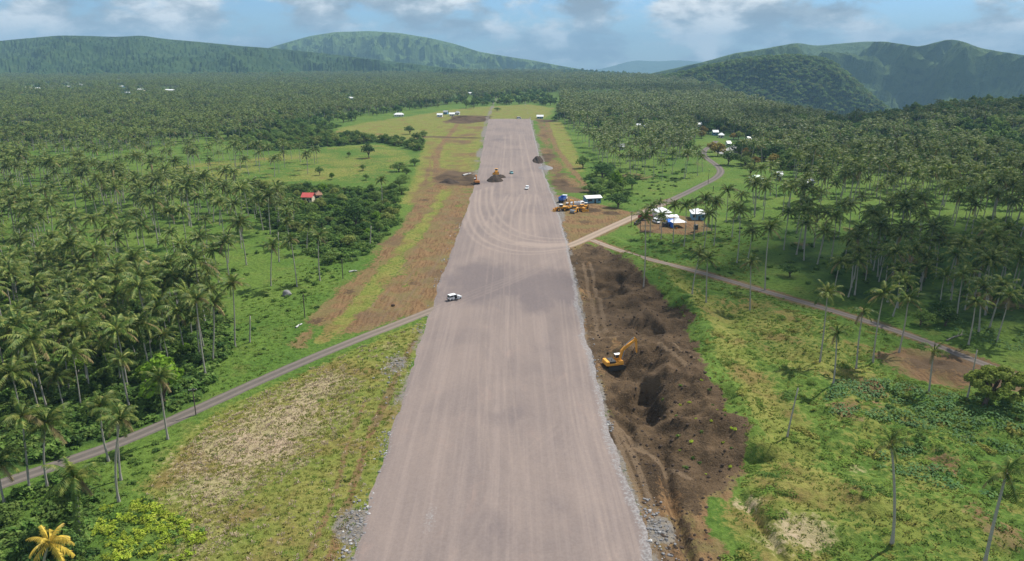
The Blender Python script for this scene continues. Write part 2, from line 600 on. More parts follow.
vor = k.n('ShaderNodeTexVoronoi')
k.put(vor.inputs['Vector'], p)
vor.inputs['Scale'].default_value = 2.0
grav = k.mix(vor.outputs['Color'], (0.07, 0.066, 0.062), (0.24, 0.23, 0.225))
grav = k.mix(k.rng(nfin, 0.4, 0.6), grav, (0.19, 0.165, 0.13))
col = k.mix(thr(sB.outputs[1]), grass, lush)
col = k.mix(thr(sB.outputs[0]), col, lime)
col = k.mix(thr(sA.outputs[2], 0.40, 0.62), col, tan)
col = k.mix(thr(sA.outputs[0]), col, ldirt)
col = k.mix(thr(sA.outputs[1]), col, ddirt)
col = k.mix(k.math('MULTIPLY', k.rng(k.math('MULTIPLY_ADD', jit, 0.7, zA.outputs['Alpha']), 0.25, 0.75), 0.7), col, trk)
col = k.mix(thr(sB.outputs[2]), col, grav)
bh = k.math('ADD', k.math('MULTIPLY', nfin, 1.0), k.math('MULTIPLY', nvf, 0.45))
k.out(col, 0.95, 0.08, bump=bh, bstr=0.9, bdist=0.5)

# runway gravel
m, t = nodes_of('runway_gravel')
k = NB(t)
p = k.pos()
at = k.n('ShaderNodeAttribute', attribute_name='wear_tone')
sw = k.n('ShaderNodeSeparateColor')
t.links.new(at.outputs['Color'], sw.inputs[0])
nb = k.noise(k.mapping(p, (1.0, 0.5, 1.0)), 0.05, 6, 0.62, 0.6)
nm = k.noise(k.mapping(p, (1.0, 0.45, 1.0)), 0.2, 6, 0.68, 0.8)
nf = k.noise(p, 2.2, 4, 0.7)
st = k.noise(k.mapping(p, (1.0, 0.018, 1.0)), 0.75, 6, 0.65)
st2 = k.noise(k.mapping(p, (1.0, 0.03, 1.0), (0, 0, 0.06)), 2.4, 4, 0.65)
col = k.mix(k.rng(nb, 0.3, 0.7), (0.160, 0.130, 0.121), (0.218, 0.173, 0.151))
col = k.mix(k.math('MULTIPLY', k.rng(st, 0.42, 0.66), 0.45), col, (0.275, 0.220, 0.192))
col = k.mix(k.math('MULTIPLY', k.rng(nm, 0.56, 0.74), 0.6), col, (0.250, 0.182, 0.155))
col = k.mix(k.math('MULTIPLY', k.rng(st2, 0.5, 0.75), 0.32), col, (0.140, 0.118, 0.118))
col = k.mix(k.math('MULTIPLY', k.rng(k.math('MULTIPLY_ADD', k.math('SUBTRACT', nm, 0.5), 0.8, sw.outputs[1]), 0.3, 0.8), 0.8), col, (0.118, 0.098, 0.100))
col = k.mix(k.math('MULTIPLY', k.rng(k.math('MULTIPLY_ADD', k.math('SUBTRACT', nm, 0.5), 0.5, sw.outputs[0]), 0.15, 0.85), 0.7), col, (0.315, 0.250, 0.208))
col = k.mix(k.math('MULTIPLY', k.rng(k.math('MULTIPLY_ADD', k.math('SUBTRACT', nf, 0.5), 0.9, sw.outputs[2]), 0.4, 0.6), 0.9), col,
            k.mix(k.rng(nf, 0.35, 0.65), (0.13, 0.127, 0.126), (0.27, 0.262, 0.26)))
col = k.mix(0.18, col, k.mix(k.rng(nf, 0.3, 0.7), (0.13, 0.111, 0.104), (0.28, 0.238, 0.216)))
k.out(col, 0.93, 0.12, bump=nf, bstr=0.35, bdist=0.08)

# road and track
m, t = nodes_of('road')
k = NB(t)
p = k.pos()
at = k.n('ShaderNodeAttribute', attribute_name='across')
a = k.math('ABSOLUTE', k.math('SUBTRACT', at.outputs['Fac'], 0.5))
rut = k.rng(k.math('ABSOLUTE', k.math('SUBTRACT', a, 0.24)), 0.05, 0.14)
nz = k.noise(p, 0.6, 5)
base = k.mix(nz, (0.085, 0.075, 0.066), (0.125, 0.110, 0.096))
lt = k.mix(nz, (0.135, 0.115, 0.100), (0.175, 0.150, 0.130))
base = k.mix(k.math('MULTIPLY', k.math('SUBTRACT', 1.0, rut), 0.9), base, lt)
dst = k.n('ShaderNodeAttribute', attribute_name='dust')
dusty = k.mix(nz, (0.27, 0.205, 0.150), (0.345, 0.27, 0.205))
dusty = k.mix(k.math('MULTIPLY', rut, 0.5), dusty, (0.18, 0.145, 0.115))
base = k.mix(dst.outputs['Fac'], base, dusty)
k.out(base, 0.92, 0.12, bump=nz, bstr=0.3, bdist=0.1)

# hills
def hill_mat(name, c1, c2, c3, sc_=1.0):
    m, t = nodes_of(name)
    k = NB(t)
    p = k.pos()
    a = k.noise(p, 0.004 * sc_, 5, 0.6)
    b = k.noise(p, 0.03 * sc_, 6, 0.7)
    c = k.mix(k.rng(a, 0.35, 0.65), c1, c2)
    c = k.mix(k.rng(b, 0.45, 0.7), c, c3)
    k.out(c, 0.95, 0.05, bump=b, bstr=0.8, bdist=12)


hill_mat('hill_forest', (0.024, 0.052, 0.015), (0.040, 0.074, 0.020), (0.060, 0.096, 0.028))
hill_mat('hill_green', (0.075, 0.125, 0.030), (0.100, 0.150, 0.036), (0.045, 0.085, 0.024))
hill_mat('hill_mixed', (0.042, 0.080, 0.022), (0.072, 0.112, 0.030), (0.026, 0.054, 0.018))

m, t = nodes_of('cloud')
k = NB(t)
df = k.n('ShaderNodeBsdfDiffuse')
df.inputs[0].default_value = (0.9, 0.9, 0.9, 1)
tl = k.n('ShaderNodeBsdfTranslucent')
tl.inputs[0].default_value = (0.85, 0.87, 0.9, 1)
tp = k.n('ShaderNodeBsdfTransparent')
a1 = k.n('ShaderNodeMixShader')
a1.inputs[0].default_value = 0.5
t.links.new(df.outputs[0], a1.inputs[1])
t.links.new(tl.outputs[0], a1.inputs[2])
a2 = k.n('ShaderNodeMixShader')
a2.inputs[0].default_value = 0.13
t.links.new(tp.outputs[0], a2.inputs[1])
t.links.new(a1.outputs[0], a2.inputs[2])
oo = k.n('ShaderNodeOutputMaterial')
t.links.new(a2.outputs[0], oo.inputs[0])


# ------------------------------------------------------------------ mesh helpers
def tag(o, label=None, cat=None, group=None, kind=None):
    if label:
        o['label'] = label
    if cat:
        o['category'] = cat
    if group:
        o['group'] = group
    if kind:
        o['kind'] = kind
    return o


def mesh_np(name, V, F, mats, smooth=False, mi=None):
    """V (n,3), F (m,3|4) arrays"""
    me = bpy.data.meshes.new(name)
    V = np.asarray(V, np.float32)
    F = np.asarray(F, np.int32)
    n, kf = F.shape
    me.vertices.add(len(V))
    me.vertices.foreach_set('co', V.ravel())
    me.loops.add(n * kf)
    me.loops.foreach_set('vertex_index', F.ravel())
    me.polygons.add(n)
    me.polygons.foreach_set('loop_start', np.arange(0, n * kf, kf, dtype=np.int32))
    if mi is not None:
        me.polygons.foreach_set('material_index', np.asarray(mi, np.int32))
    me.polygons.foreach_set('use_smooth', np.full(n, smooth))
    for q in (mats if isinstance(mats, (list, tuple)) else [mats]):
        me.materials.append(MATS[q])
    me.update(calc_edges=True)
    return me


def link(name, me, parent=None, loc=None, rot=None, scale=None, coll=None):
    o = bpy.data.objects.new(name, me)
    (coll or COL).objects.link(o)
    if parent is not None:
        o.parent = parent
    if loc is not None:
        o.location = loc
    if rot is not None:
        o.rotation_euler = rot
    if scale is not None:
        o.scale = scale if hasattr(scale, '__len__') else (scale,) * 3
    return o


def empty(name, loc, rz=0.0, scale=1.0):
    o = bpy.data.objects.new(name, None)
    COL.objects.link(o)
    o.location = loc
    o.rotation_euler = (0, 0, rz)
    o.scale = (scale,) * 3
    o.empty_display_size = 0.5
    return o


class MB:
    """mesh collector: boxes, cylinders, prisms"""

    def __init__(s):
        s.v, s.f, s.mi = [], [], []

    def add(s, vs, fs, mi=0):
        b = len(s.v)
        s.v += [tuple(v) for v in vs]
        s.f += [tuple(i + b for i in f) for f in fs]
        s.mi += [mi] * len(fs)
        return s

    def box(s, c, d, rot=None, taper=(1, 1), mi=0):
        hx, hy, hz = d[0] / 2, d[1] / 2, d[2] / 2
        vs = []
        for z in (-1, 1):
            tx, ty = (1, 1) if z < 0 else taper
            for x, y in ((-1, -1), (1, -1), (1, 1), (-1, 1)):
                vs.append(Vector((x * hx * tx, y * hy * ty, z * hz)))
        if rot is not None:
            M = Euler(rot).to_matrix()
            vs = [M @ v for v in vs]
        vs = [v + Vector(c) for v in vs]
        return s.add(vs, [(3, 2, 1, 0), (4, 5, 6, 7), (0, 1, 5, 4), (1, 2, 6, 5), (2, 3, 7, 6), (3, 0, 4, 7)], mi)

    def cyl(s, a, b, r0, r1=None, n=8, mi=0):
        a, b = Vector(a), Vector(b)
        r1 = r0 if r1 is None else r1
        ax = (b - a).normalized()
        u = ax.orthogonal().normalized()
        w_ = ax.cross(u)
        vs = []
        for c, r in ((a, r0), (b, r1)):
            for i in range(n):
                q = 2 * math.pi * i / n
                vs.append(c + (u * math.cos(q) + w_ * math.sin(q)) * r)
        fs = [(i, (i + 1) % n, n + (i + 1) % n, n + i) for i in range(n)]
        fs += [tuple(range(n - 1, -1, -1)), tuple(range(n, 2 * n))]
        return s.add(vs, fs, mi)

    def tube(s, pts, rad, n=7, mi=0):
        pts = [Vector(q) for q in pts]
        vs, fs = [], []
        for i, q in enumerate(pts):
            d = (pts[min(i + 1, len(pts) - 1)] - pts[max(i - 1, 0)]).normalized()
            u = d.cross(Vector((0.31, 0.95, 0.02))).normalized()
            w_ = d.cross(u)
            for j in range(n):
                a = 2 * math.pi * j / n
                vs.append(q + (u * math.cos(a) + w_ * math.sin(a)) * rad[i])
        for i in range(len(pts) - 1):
            for j in range(n):
                fs.append((i * n + j, i * n + (j + 1) % n, (i + 1) * n + (j + 1) % n, (i + 1) * n + j))
        fs.append(tuple(range((len(pts) - 1) * n, len(pts) * n)))
        return s.add(vs, fs, mi)

    def prism(s, prof, y0, y1, mi=0):
        """profile in XZ extruded along Y"""
        n = len(prof)
        vs = [(x, y0, z) for x, z in prof] + [(x, y1, z) for x, z in prof]
        fs = [tuple(range(n)), tuple(range(2 * n - 1, n - 1, -1))]
        fs += [(i, n + i, n + (i + 1) % n, (i + 1) % n) for i in range(n)]
        return s.add(vs, fs, mi)

    def mesh(s, name, mats, smooth=False, bevel=0.0):
        me = bpy.data.meshes.new(name)
        me.from_pydata(s.v, [], s.f)
        for q in (mats if isinstance(mats, (list, tuple)) else [mats]):
            me.materials.append(MATS[q])
        me.polygons.foreach_set('material_index', s.mi)
        bm = bmesh.new()
        bm.from_mesh(me)
        bmesh.ops.recalc_face_normals(bm, faces=bm.faces)
        if bevel:
            bmesh.ops.bevel(bm, geom=list(bm.edges), offset=bevel, segments=1, affect='EDGES', clamp_overlap=True)
        bm.to_mesh(me)
        bm.free()
        if smooth:
            me.polygons.foreach_set('use_smooth', [True] * len(me.polygons))
        me.update()
        return me

    def build(s, name, mats, parent=None, smooth=False, bevel=0.0, **kw):
        return link(name, s.mesh(name, mats, smooth, bevel), parent, **kw)


# ------------------------------------------------------------------ the ground sheet
def build_ground():
    NR, NC = 860, 640
    ys = np.concatenate([[-300, -120, 0, 40, 60], np.geomspace(78, 7000, NR), [9000, 12000, 16000]])
    us = np.linspace(-1, 1, NC)
    us = np.sign(us) * (np.abs(us) ** 1.0) * 1.05
    Y, U = np.meshgrid(ys, us, indexing='ij')
    X = U * np.maximum(Y, 60) * 1.0
    X = X + np.where(np.abs(U) > 1.04, np.sign(U) * (2500 if True else 0), 0)
    x, y = X.ravel(), Y.ravel()
    h = height(x, y)
    L = np.interp(y, RW_Y, RW_L)
    R = np.interp(y, RW_Y, RW_R)
    under = (x > L + 1.2) & (x < R - 1.2) & (y < RW_Y[-1])
    h = np.where(under, -0.25, np.maximum(h, np.where(np.minimum(np.abs(x - L), np.abs(x - R)) < 2.5, -0.3, -9999.0)))
    V = np.stack([x, y, h], 1)
    nr = len(ys)
    idx = np.arange(nr * NC).reshape(nr, NC)
    F = np.stack([idx[:-1, :-1], idx[:-1, 1:], idx[1:, 1:], idx[1:, :-1]], -1).reshape(-1, 4)
    me = mesh_np('ground', V, F, 'ground', True)

    def soft(poly_, wid):
        return np.clip(0.5 + sdf(x, y, poly_, max(40, wid * 3)) / (2 * wid), 0, 1)

    A = np.zeros((len(x), 4))
    B = np.zeros((len(x), 4))
    B[:, 3] = 1
    # light earth
    A[:, 0] = np.maximum.reduce([soft(LEFTD, 6) * (0.42 + 0.75 * fbm(x / 9, y / 14, 57, 4)), soft(YARD, 4) * 0.9, soft(FAR_R, 8) * (0.35 + 0.6 * fbm(x / 12, y / 40, 58, 4)), soft(CAMP, 3) * 0.9, soft(CLEAR_R, 5) * (0.45 + 0.6 * fbm(x / 7, y / 7, 59, 3)),
                                 soft(OPENL, 8) * (0.12 + 0.62 * fbm(x / 11, y / 30, 60, 4))])
    A[:, 0] = np.maximum(A[:, 0], 0.62 * ss(16, 4, x - R) * (x > R) * (y > 175) * (y < 300))
    for ln, wd, am in ((poly([(437, 182), (436, 160), (440, 146), (452, 132), (462, 117)]), 4, 0.75),
                       (poly([(424, 186), (430, 165), (434, 150)]), 2.5, 0.6),
                       (poly([(300, 345), (330, 312), (372, 270), (408, 225), (432, 188)]), 5, 0.7),
                       (poly([(546, 120), (556, 148), (574, 172), (590, 190)]), 4, 0.7),
                       (poly([(330, 561), (352, 490), (372, 430), (398, 372), (415, 340)]), 1.6, 0.62),
                       (poly([(308, 561), (336, 490), (352, 430), (366, 400)]), 1.3, 0.55),
                       (TRACK_R, 5.0, 0.72), (ROAD_R[:60], 6, 0.7),
                       (poly([(795, 335), (760, 322), (700, 300)]), 3, 0.35)):
        A[:, 0] = np.maximum(A[:, 0], am * np.exp(-(line_d(x, y, ln, 30) / wd) ** 2))
    for px, py, s_, am in ((855, 232, 10, .6), (905, 258, 12, .6), (990, 300, 14, .6), (765, 350, 4, .5), (800, 245, 7, .5), (560, 165, 15, .5),
                           (640, 176, 22, .55), (868, 395, 7, .66), (845, 420, 6, .62), (872, 412, 5, .6), (905, 395, 5, .6), (940, 470, 6, .62), (1010, 545, 6, .6), (980, 525, 5, .55),
                           (110, 232, 22, .5), (300, 190, 10, .5), (700, 165, 25, .45), (735, 152, 30, .6), (340, 116, 20, .3)):
        A[:, 0] = np.maximum(A[:, 0], gauss(x, y, px, py, s_, s_ * 1.2, am))
    wx, wy = (fbm(x / 5, y / 7, 77, 4) - .5) * 9, (fbm(x / 5, y / 7, 78, 4) - .5) * 12
    dug = np.clip(0.5 + sdf(x + wx, y + wy, DARK1, 40) / 8.0, 0, 1)
    A[:, 0] = np.maximum(A[:, 0], dug)
    # dark earth
    A[:, 1] = np.maximum.reduce([dug, soft(FAR_R, 10) * (0.2 + 0.6 * fbm(x / 14, y / 30, 54, 4)), soft(DARKL, 8), soft(DARKL2, 7)])
    A[:, 1] = np.maximum(A[:, 1], 0.75 * np.exp(-(line_d(x, y, poly([(422, 137), (450, 137.5), (478, 138)]), 60) / 9) ** 2))
    for px, py, sx, sy, am in ((590, 210, 8, 9, .8), (612, 213, 8, 8, .75), (585, 222, 5, 8, .6), (560, 183, 9, 22, .8), (574, 190, 12, 14, .7), (545, 158, 6, 40, .75),
                               (395, 262, 4, 8, .62), (372, 300, 5, 6, .6), (412, 283, 4, 8, .55), (350, 292, 6, 6, .6), (318, 322, 6, 6, .66), (405, 238, 4, 6, .6), (425, 200, 5, 8, .6),
                               (940, 368, 12, 8, .72), (985, 383, 10, 6, .7), (548, 121, 18, 30, .8), (650, 226, 9, 4, .6)):
        A[:, 1] = np.maximum(A[:, 1], gauss(x, y, px, py, sx, sy, am))
    strip = ss(17, 5, x - R) * (x > R) * (y > 150) * (y < 290)
    A[:, 1] *= 1 - 0.75 * strip * fbm(x / 4, y / 20, 55)
    A[:, 1] *= 1 - 0.8 * ss(128, 104, y) * (x > 0) * fbm(x / 4, y / 9, 79, 4)
    # lime stripe through the left earth, lime fields
    ls = np.exp(-(line_d(x, y, poly([(322, 340), (362, 302), (392, 268), (408, 242), (436, 208), (446, 190)]), 40) / 4.2) ** 2) * (0.35 + 0.85 * fbm(x / 4, y / 6, 56, 3))
    A[:, 0] *= 1 - 0.85 * ls
    A[:, 1] *= 1 - 0.85 * ls * (x < 0)
    B[:, 0] = np.maximum.reduce([soft(FIELD, 6), soft(OPENL, 8) * 0.85, soft(LIME_R, 8), soft(PAST2, 15) * 0.66, soft(LEFTD, 8) * 0.6, ls])
    rl = soft(RG, 10) * (0.13 + 0.62 * fbm(x / 26, y / 26, 61, 4) - 0.0022 * np.clip(x - 55, 0, 200))
    rl = np.maximum(rl, soft(RG, 6) * 0.9 * np.exp(-((sdf(x, y, DARK1, 60) + 9) / 9) ** 2) * (0.5 + 0.5 * fbm(x / 12, y / 12, 62)))
    for px, py, s_, am in ((730, 345, 9, .7), (790, 365, 10, .7), (830, 350, 8, .6), (745, 520, 8, .65), (800, 490, 12, .7), (880, 520, 12, .6), (770, 300, 10, .3)):
        rl = np.maximum(rl, gauss(x, y, px, py, s_, s_ * 1.3, am))
    B[:, 0] = np.maximum(B[:, 0], rl)
    B[:, 0] = np.maximum(B[:, 0], soft(PAST1, 10) * (0.36 + 0.26 * fbm(x / 40, y / 40, 63)))
    # dry tan
    A[:, 2] = np.maximum(soft(TAN, 14) * (0.46 + 0.52 * fbm(x / 9, y / 14, 71, 4)), 0)
    for px, py, s_, am in ((800, 540, 7, .62), (670, 318, 6, .6), (780, 550, 6, .5), (720, 560, 5, .55), (860, 470, 6, .45), (745, 505, 4, .6), (110, 232, 18, .4), (390, 345, 5, .5)):
        A[:, 2] = np.maximum(A[:, 2], gauss(x, y, px, py, s_, s_, am))
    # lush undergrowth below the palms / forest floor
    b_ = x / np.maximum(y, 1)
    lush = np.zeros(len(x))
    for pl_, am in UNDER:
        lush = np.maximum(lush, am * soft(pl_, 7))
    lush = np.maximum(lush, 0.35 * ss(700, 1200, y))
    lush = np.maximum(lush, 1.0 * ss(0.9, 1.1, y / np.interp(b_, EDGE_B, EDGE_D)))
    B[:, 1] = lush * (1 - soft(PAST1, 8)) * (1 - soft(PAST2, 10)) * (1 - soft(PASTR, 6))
    # rock and gravel at the runway edge
    dl, drr = L - x, x - R
    gl = ss(5.5, 1.5, dl) * (dl > -1) * (0.10 + 0.7 * fbm(x / 6, y / 12, 81, 3)) * (y < 190)
    gl = np.maximum(gl, np.maximum(gauss(x, y, 355, 525, 4, 6, .85), gauss(x, y, 396, 365, 5, 9, .75)))
    gl = np.maximum(gl, ss(9, 3, dl) * (dl > -1) * (y > 470) * (0.3 + 0.5 * fbm(x / 20, y / 50, 82)))
    gr = np.maximum(ss(3.0, 0.8, drr) * (drr > -1) * (0.25 + 0.55 * fbm(x / 3, y / 8, 84, 3)), gauss(x, y, 660, 528, 3, 5, .9))
    gr = np.maximum(gr, ss(7, 2, drr) * (drr > -1) * (y > 330) * (y < 900) * (0.3 + 0.45 * fbm(x / 20, y / 50, 83)))
    B[:, 2] = np.maximum(gl, gr)
    # tyre tracks in the earth
    trk_ = np.zeros(len(x))
    lines = [((608, 415), (622, 450), (640, 500), (662, 575)), ((614, 420), (634, 455), (650, 500), (676, 575)),
             ((622, 425), (645, 450), (668, 470)), ((630, 440), (655, 458), (690, 478)), ((655, 352), (672, 372), (690, 382)), ((668, 350), (686, 368), (702, 376)),
             ((583, 262), (592, 300), (598, 335)), ((590, 262), (600, 300), (606, 330)),
             ((575, 330), (598, 332), (615, 331)), ((577, 336), (600, 338), (618, 336))]
    for ln in lines:
        d = line_d(x, y, smooth_line(poly(ln), 3), 12)
        trk_ = np.maximum(trk_, np.exp(-(d / 0.75) ** 2) * 0.95)
    for kx in range(9):
        q = [(px + kx * 4.2 * (py / 250), py) for px, py in ((352, 330), (385, 290), (412, 255), (438, 215), (458, 190))]
        d = line_d(x, y, smooth_line(poly(q), 4), 12)
        trk_ = np.maximum(trk_, np.exp(-(d / 0.7) ** 2) * (0.25 + 0.55 * vn(x / 9, y / 14, 90 + kx)) * (x < L - 3))
    A[:, 3] = trk_
    for nm_, arr in (('zoneA', A), ('zoneB', B)):
        a = me.color_attributes.new(nm_, 'FLOAT_COLOR', 'POINT')
        a.data.foreach_set('color', arr.astype(np.float32).ravel())
    o = link('ground', me)
    tag(o, kind='structure')
    return o


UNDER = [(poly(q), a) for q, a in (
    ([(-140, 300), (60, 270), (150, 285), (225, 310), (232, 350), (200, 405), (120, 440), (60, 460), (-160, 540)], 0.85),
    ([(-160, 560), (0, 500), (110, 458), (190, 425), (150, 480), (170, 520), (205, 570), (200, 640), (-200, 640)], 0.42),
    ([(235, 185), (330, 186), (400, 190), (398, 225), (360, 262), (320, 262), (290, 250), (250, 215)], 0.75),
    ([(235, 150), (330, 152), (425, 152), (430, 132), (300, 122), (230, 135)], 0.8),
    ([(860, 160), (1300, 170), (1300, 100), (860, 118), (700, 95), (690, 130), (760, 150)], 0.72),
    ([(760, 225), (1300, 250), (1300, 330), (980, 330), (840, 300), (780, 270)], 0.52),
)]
build_ground()

# ------------------------------------------------------------------ runway
def build_runway():
    rows = np.geomspace(45, RW_Y[-1], 900)
    cols = np.linspace(0, 1, 130)
    Lr = np.interp(rows, RW_Y, RW_L) + (fbm(rows / 11.0, rows * 0 + 1, 101, 5, .6) - 0.5) * 1.8
    Rr = np.interp(rows, RW_Y, RW_R) + (fbm(rows / 9.0, rows * 0 + 9, 103, 5, .6) - 0.5) * 2.0
    T, Yr = np.meshgrid(cols, rows)
    X = Lr[:, None] * (1 - T) + Rr[:, None] * T
    Z = 0.16 + 0.14 * np.sin(np.pi * T) + (fbm(X / 9, Yr / 16, 105, 3) - 0.5) * 0.12
    x, y = X.ravel(), Yr.ravel()
    z = Z.ravel()
    n, c = len(rows), len(cols)
    idx = np.arange(n * c).reshape(n, c)
    F = [np.stack([idx[:-1, :-1], idx[:-1, 1:], idx[1:, 1:], idx[1:, :-1]], -1).reshape(-1, 4)]
    V = [np.stack([x, y, z], 1)]
    base = n * c
    skirts = []
    for side, e in ((-1, 0), (1, c - 1)):
        sx = X[:, e] + side * 2.2
        V.append(np.stack([sx, rows, np.full(n, -0.4)], 1))
        s_idx = np.arange(base, base + n)
        base += n
        q = np.stack([idx[:-1, e], idx[1:, e], s_idx[1:], s_idx[:-1]], -1)
        F.append(q if side < 0 else q[:, ::-1])
    V = np.concatenate(V)
    F = np.concatenate(F)
    me = mesh_np('runway', V, F[:, ::1], 'runway_gravel', True)
    xa, ya = V[:, 0], V[:, 1]
    W = np.zeros((len(V), 4))
    W[:, 3] = 1
    curves = []
    # dusty crossing between the two roads, and sweeping turns
    for off in (-3.0, -1.2, 0.8, 2.6):
        q = poly([(430, 314), (455, 302), (500, 285), (540, 268), (572, 247)])
        curves.append((q + np.array([0, off * 1.6]), 0.9, 0.36))
    curves.append((poly([(580, 243), (560, 245.5), (540, 246), (520, 244)]), 4.0, 0.95))
    curves.append((poly([(540, 246), (512, 243), (494, 234), (484, 222)]), 3.5, 0.55))
    for off in (-9, -6.2, -2.1, 0.4, 4.6, 8.3):
        q = poly([(578, 243), (548, 247), (520, 245), (497, 237), (484, 225), (478, 208), (480, 190)])
        curves.append((q + np.array([off * 0.8, off * 1.5]), 1.0 + abs(off) * .05, 0.42 + 0.3 * ((off * 7.3) % 1)))
    for a_, b_ in ((500, 512), (510, 520), (520, 526), (528, 531), (536, 536), (490, 508)):
        curves.append((poly([(a_, 238), (a_ * .6 + b_ * .4 - 3, 215), (b_, 195)]), 1.0, 0.55))
    for px_ in (500, 512, 530, 540):
        curves.append((poly([(px_, 205), (px_ * .7 + 510 * .3, 170), (px_ * .45 + 510 * .55, 135)]), 1.2, 0.5))
    for off in (0, 1.9, 6, 7.9):
        curves.append((poly([(452, 561), (478, 520), (500, 470), (540, 440), (560, 420), (552, 380)]) + np.array([off, 0]), 0.8, 0.3))
        curves.append((poly([(500, 561), (485, 500), (520, 450), (548, 425)]) + np.array([off, 0]), 0.7, 0.25))
        curves.append((poly([(610, 561), (590, 480), (570, 420), (566, 360), (560, 300)]) + np.array([off * .6, 0]), 0.5, 0.45))
        curves.append((poly([(480, 470), (478, 400), (478, 340), (486, 290), (490, 250)]) + np.array([off, 0]), 0.45, 0.4))
    wear_tone = np.zeros(len(V))
    for q, wd, am in curves:
        d = line_d(xa, ya, smooth_line(q, 3), 12)
        wear_tone = np.maximum(wear_tone, am * np.exp(-(d / wd) ** 2))
    T2 = np.concatenate([T.ravel(), np.zeros(n), np.ones(n)])
    W[:, 0] = wear_tone
    dk = 0.85 * np.exp(-(line_d(xa, ya, poly([(440, 292), (490, 276), (530, 284), (575, 290)]), 60) / 20) ** 2) * (0.35 + 0.9 * fbm(xa / 12, ya / 20, 115, 4))  # broad darker band near the crossing, joined by darker patches
    for px, py, sx, sy, am in ((535, 300, 7, 16, .75), (480, 268, 8, 16, .6), (500, 275, 9, 14, .55), (545, 355, 6, 10, .5), (515, 415, 7, 10, .45), (498, 420, 5, 8, .4), (470, 300, 6, 12, .4),
                               (510, 178, 14, 8, .5), (485, 182, 7, 14, .6), (500, 140, 16, 18, .45), (515, 150, 15, 15, .4), (560, 500, 5, 8, .4), (490, 530, 6, 9, .4), (460, 182, 9, 6, .5)):
        dk = np.maximum(dk, gauss(xa, ya, px, py, sx, sy, am))
    W[:, 1] = np.clip(dk * (0.7 + 1.3 * (fbm(xa / 9, ya / 14, 111, 4) - 0.1)) + 0.35 * (fbm(xa / 16, ya / 34, 112, 4) - 0.45), 0, 1)
    gv = np.maximum(ss(0.016, 0.002, T2) * 0.4, ss(0.03, 0.004, 1 - T2) * 0.55)
    gv = np.maximum(gv, gauss(xa, ya, 430, 520, 2, 7, .5))
    gv = np.maximum(gv, ss(0.93, 1.0, T2) * (ya < 230) * (0.25 + 0.6 * fbm(xa / 4, ya / 9, 113)))
    W[:, 2] = gv
    a = me.color_attributes.new('wear_tone', 'FLOAT_COLOR', 'POINT')
    a.data.foreach_set('color', W.astype(np.float32).ravel())
    tag(link('runway', me), kind='structure')


build_runway()


def build_road(name, line, width, z=0.10, dust=None):
    n = len(line)
    d = np.gradient(line, axis=0)
    d /= np.linalg.norm(d, axis=1)[:, None]
    nrm = np.stack([-d[:, 1], d[:, 0]], 1)
    s = np.cumsum(np.r_[0, np.linalg.norm(np.diff(line, axis=0), axis=1)])
    cols = np.linspace(-1, 1, 9)
    V, ac, du = [], [], []
    for i, c in enumerate(cols):
        wv = width / 2 * (1 + 0.25 * (fbm(s / 3.0, s * 0 + 5 * np.sign(c), 121, 3) - 0.5) * (abs(c) > 0.9))
        p_ = line + nrm * (c * wv)[:, None]
        zz_ = z + height(line[:, 0], line[:, 1]) - 0.18 * (abs(c) == 1) - 0.04 * (abs(abs(c) - 0.5) < 0.1)
        V.append(np.c_[p_, zz_])
        ac.append(np.full(n, (c + 1) / 2))
        du.append(np.zeros(n) if dust is None else dust(s))
    V = np.concatenate(V)
    idx = np.arange(9 * n).reshape(9, n)
    F = np.stack([idx[1:, :-1], idx[:-1, :-1], idx[:-1, 1:], idx[1:, 1:]], -1).reshape(-1, 4)[:, ::-1]
    me = mesh_np(name, V, F, 'road', True)
    for nm_, arr in (('across', ac), ('dust', du)):
        a = me.attributes.new(nm_, 'FLOAT', 'POINT')
        a.data.foreach_set('value', np.concatenate(arr).astype(np.float32))
    return tag(link(name, me), kind='structure')


build_road('dirt_road', ROAD_L, 4.4, dust=lambda s: 0.45 * ss(s[-1] - 60, s[-1], s))
build_road('paved_road', ROAD_R, 5.6, dust=lambda s: ss(150, 60, s))
build_road('farm_track', TRACK_R, 3.8, z=0.07, dust=lambda s: 0.12 + 0.7 * ss(90, 10, s))


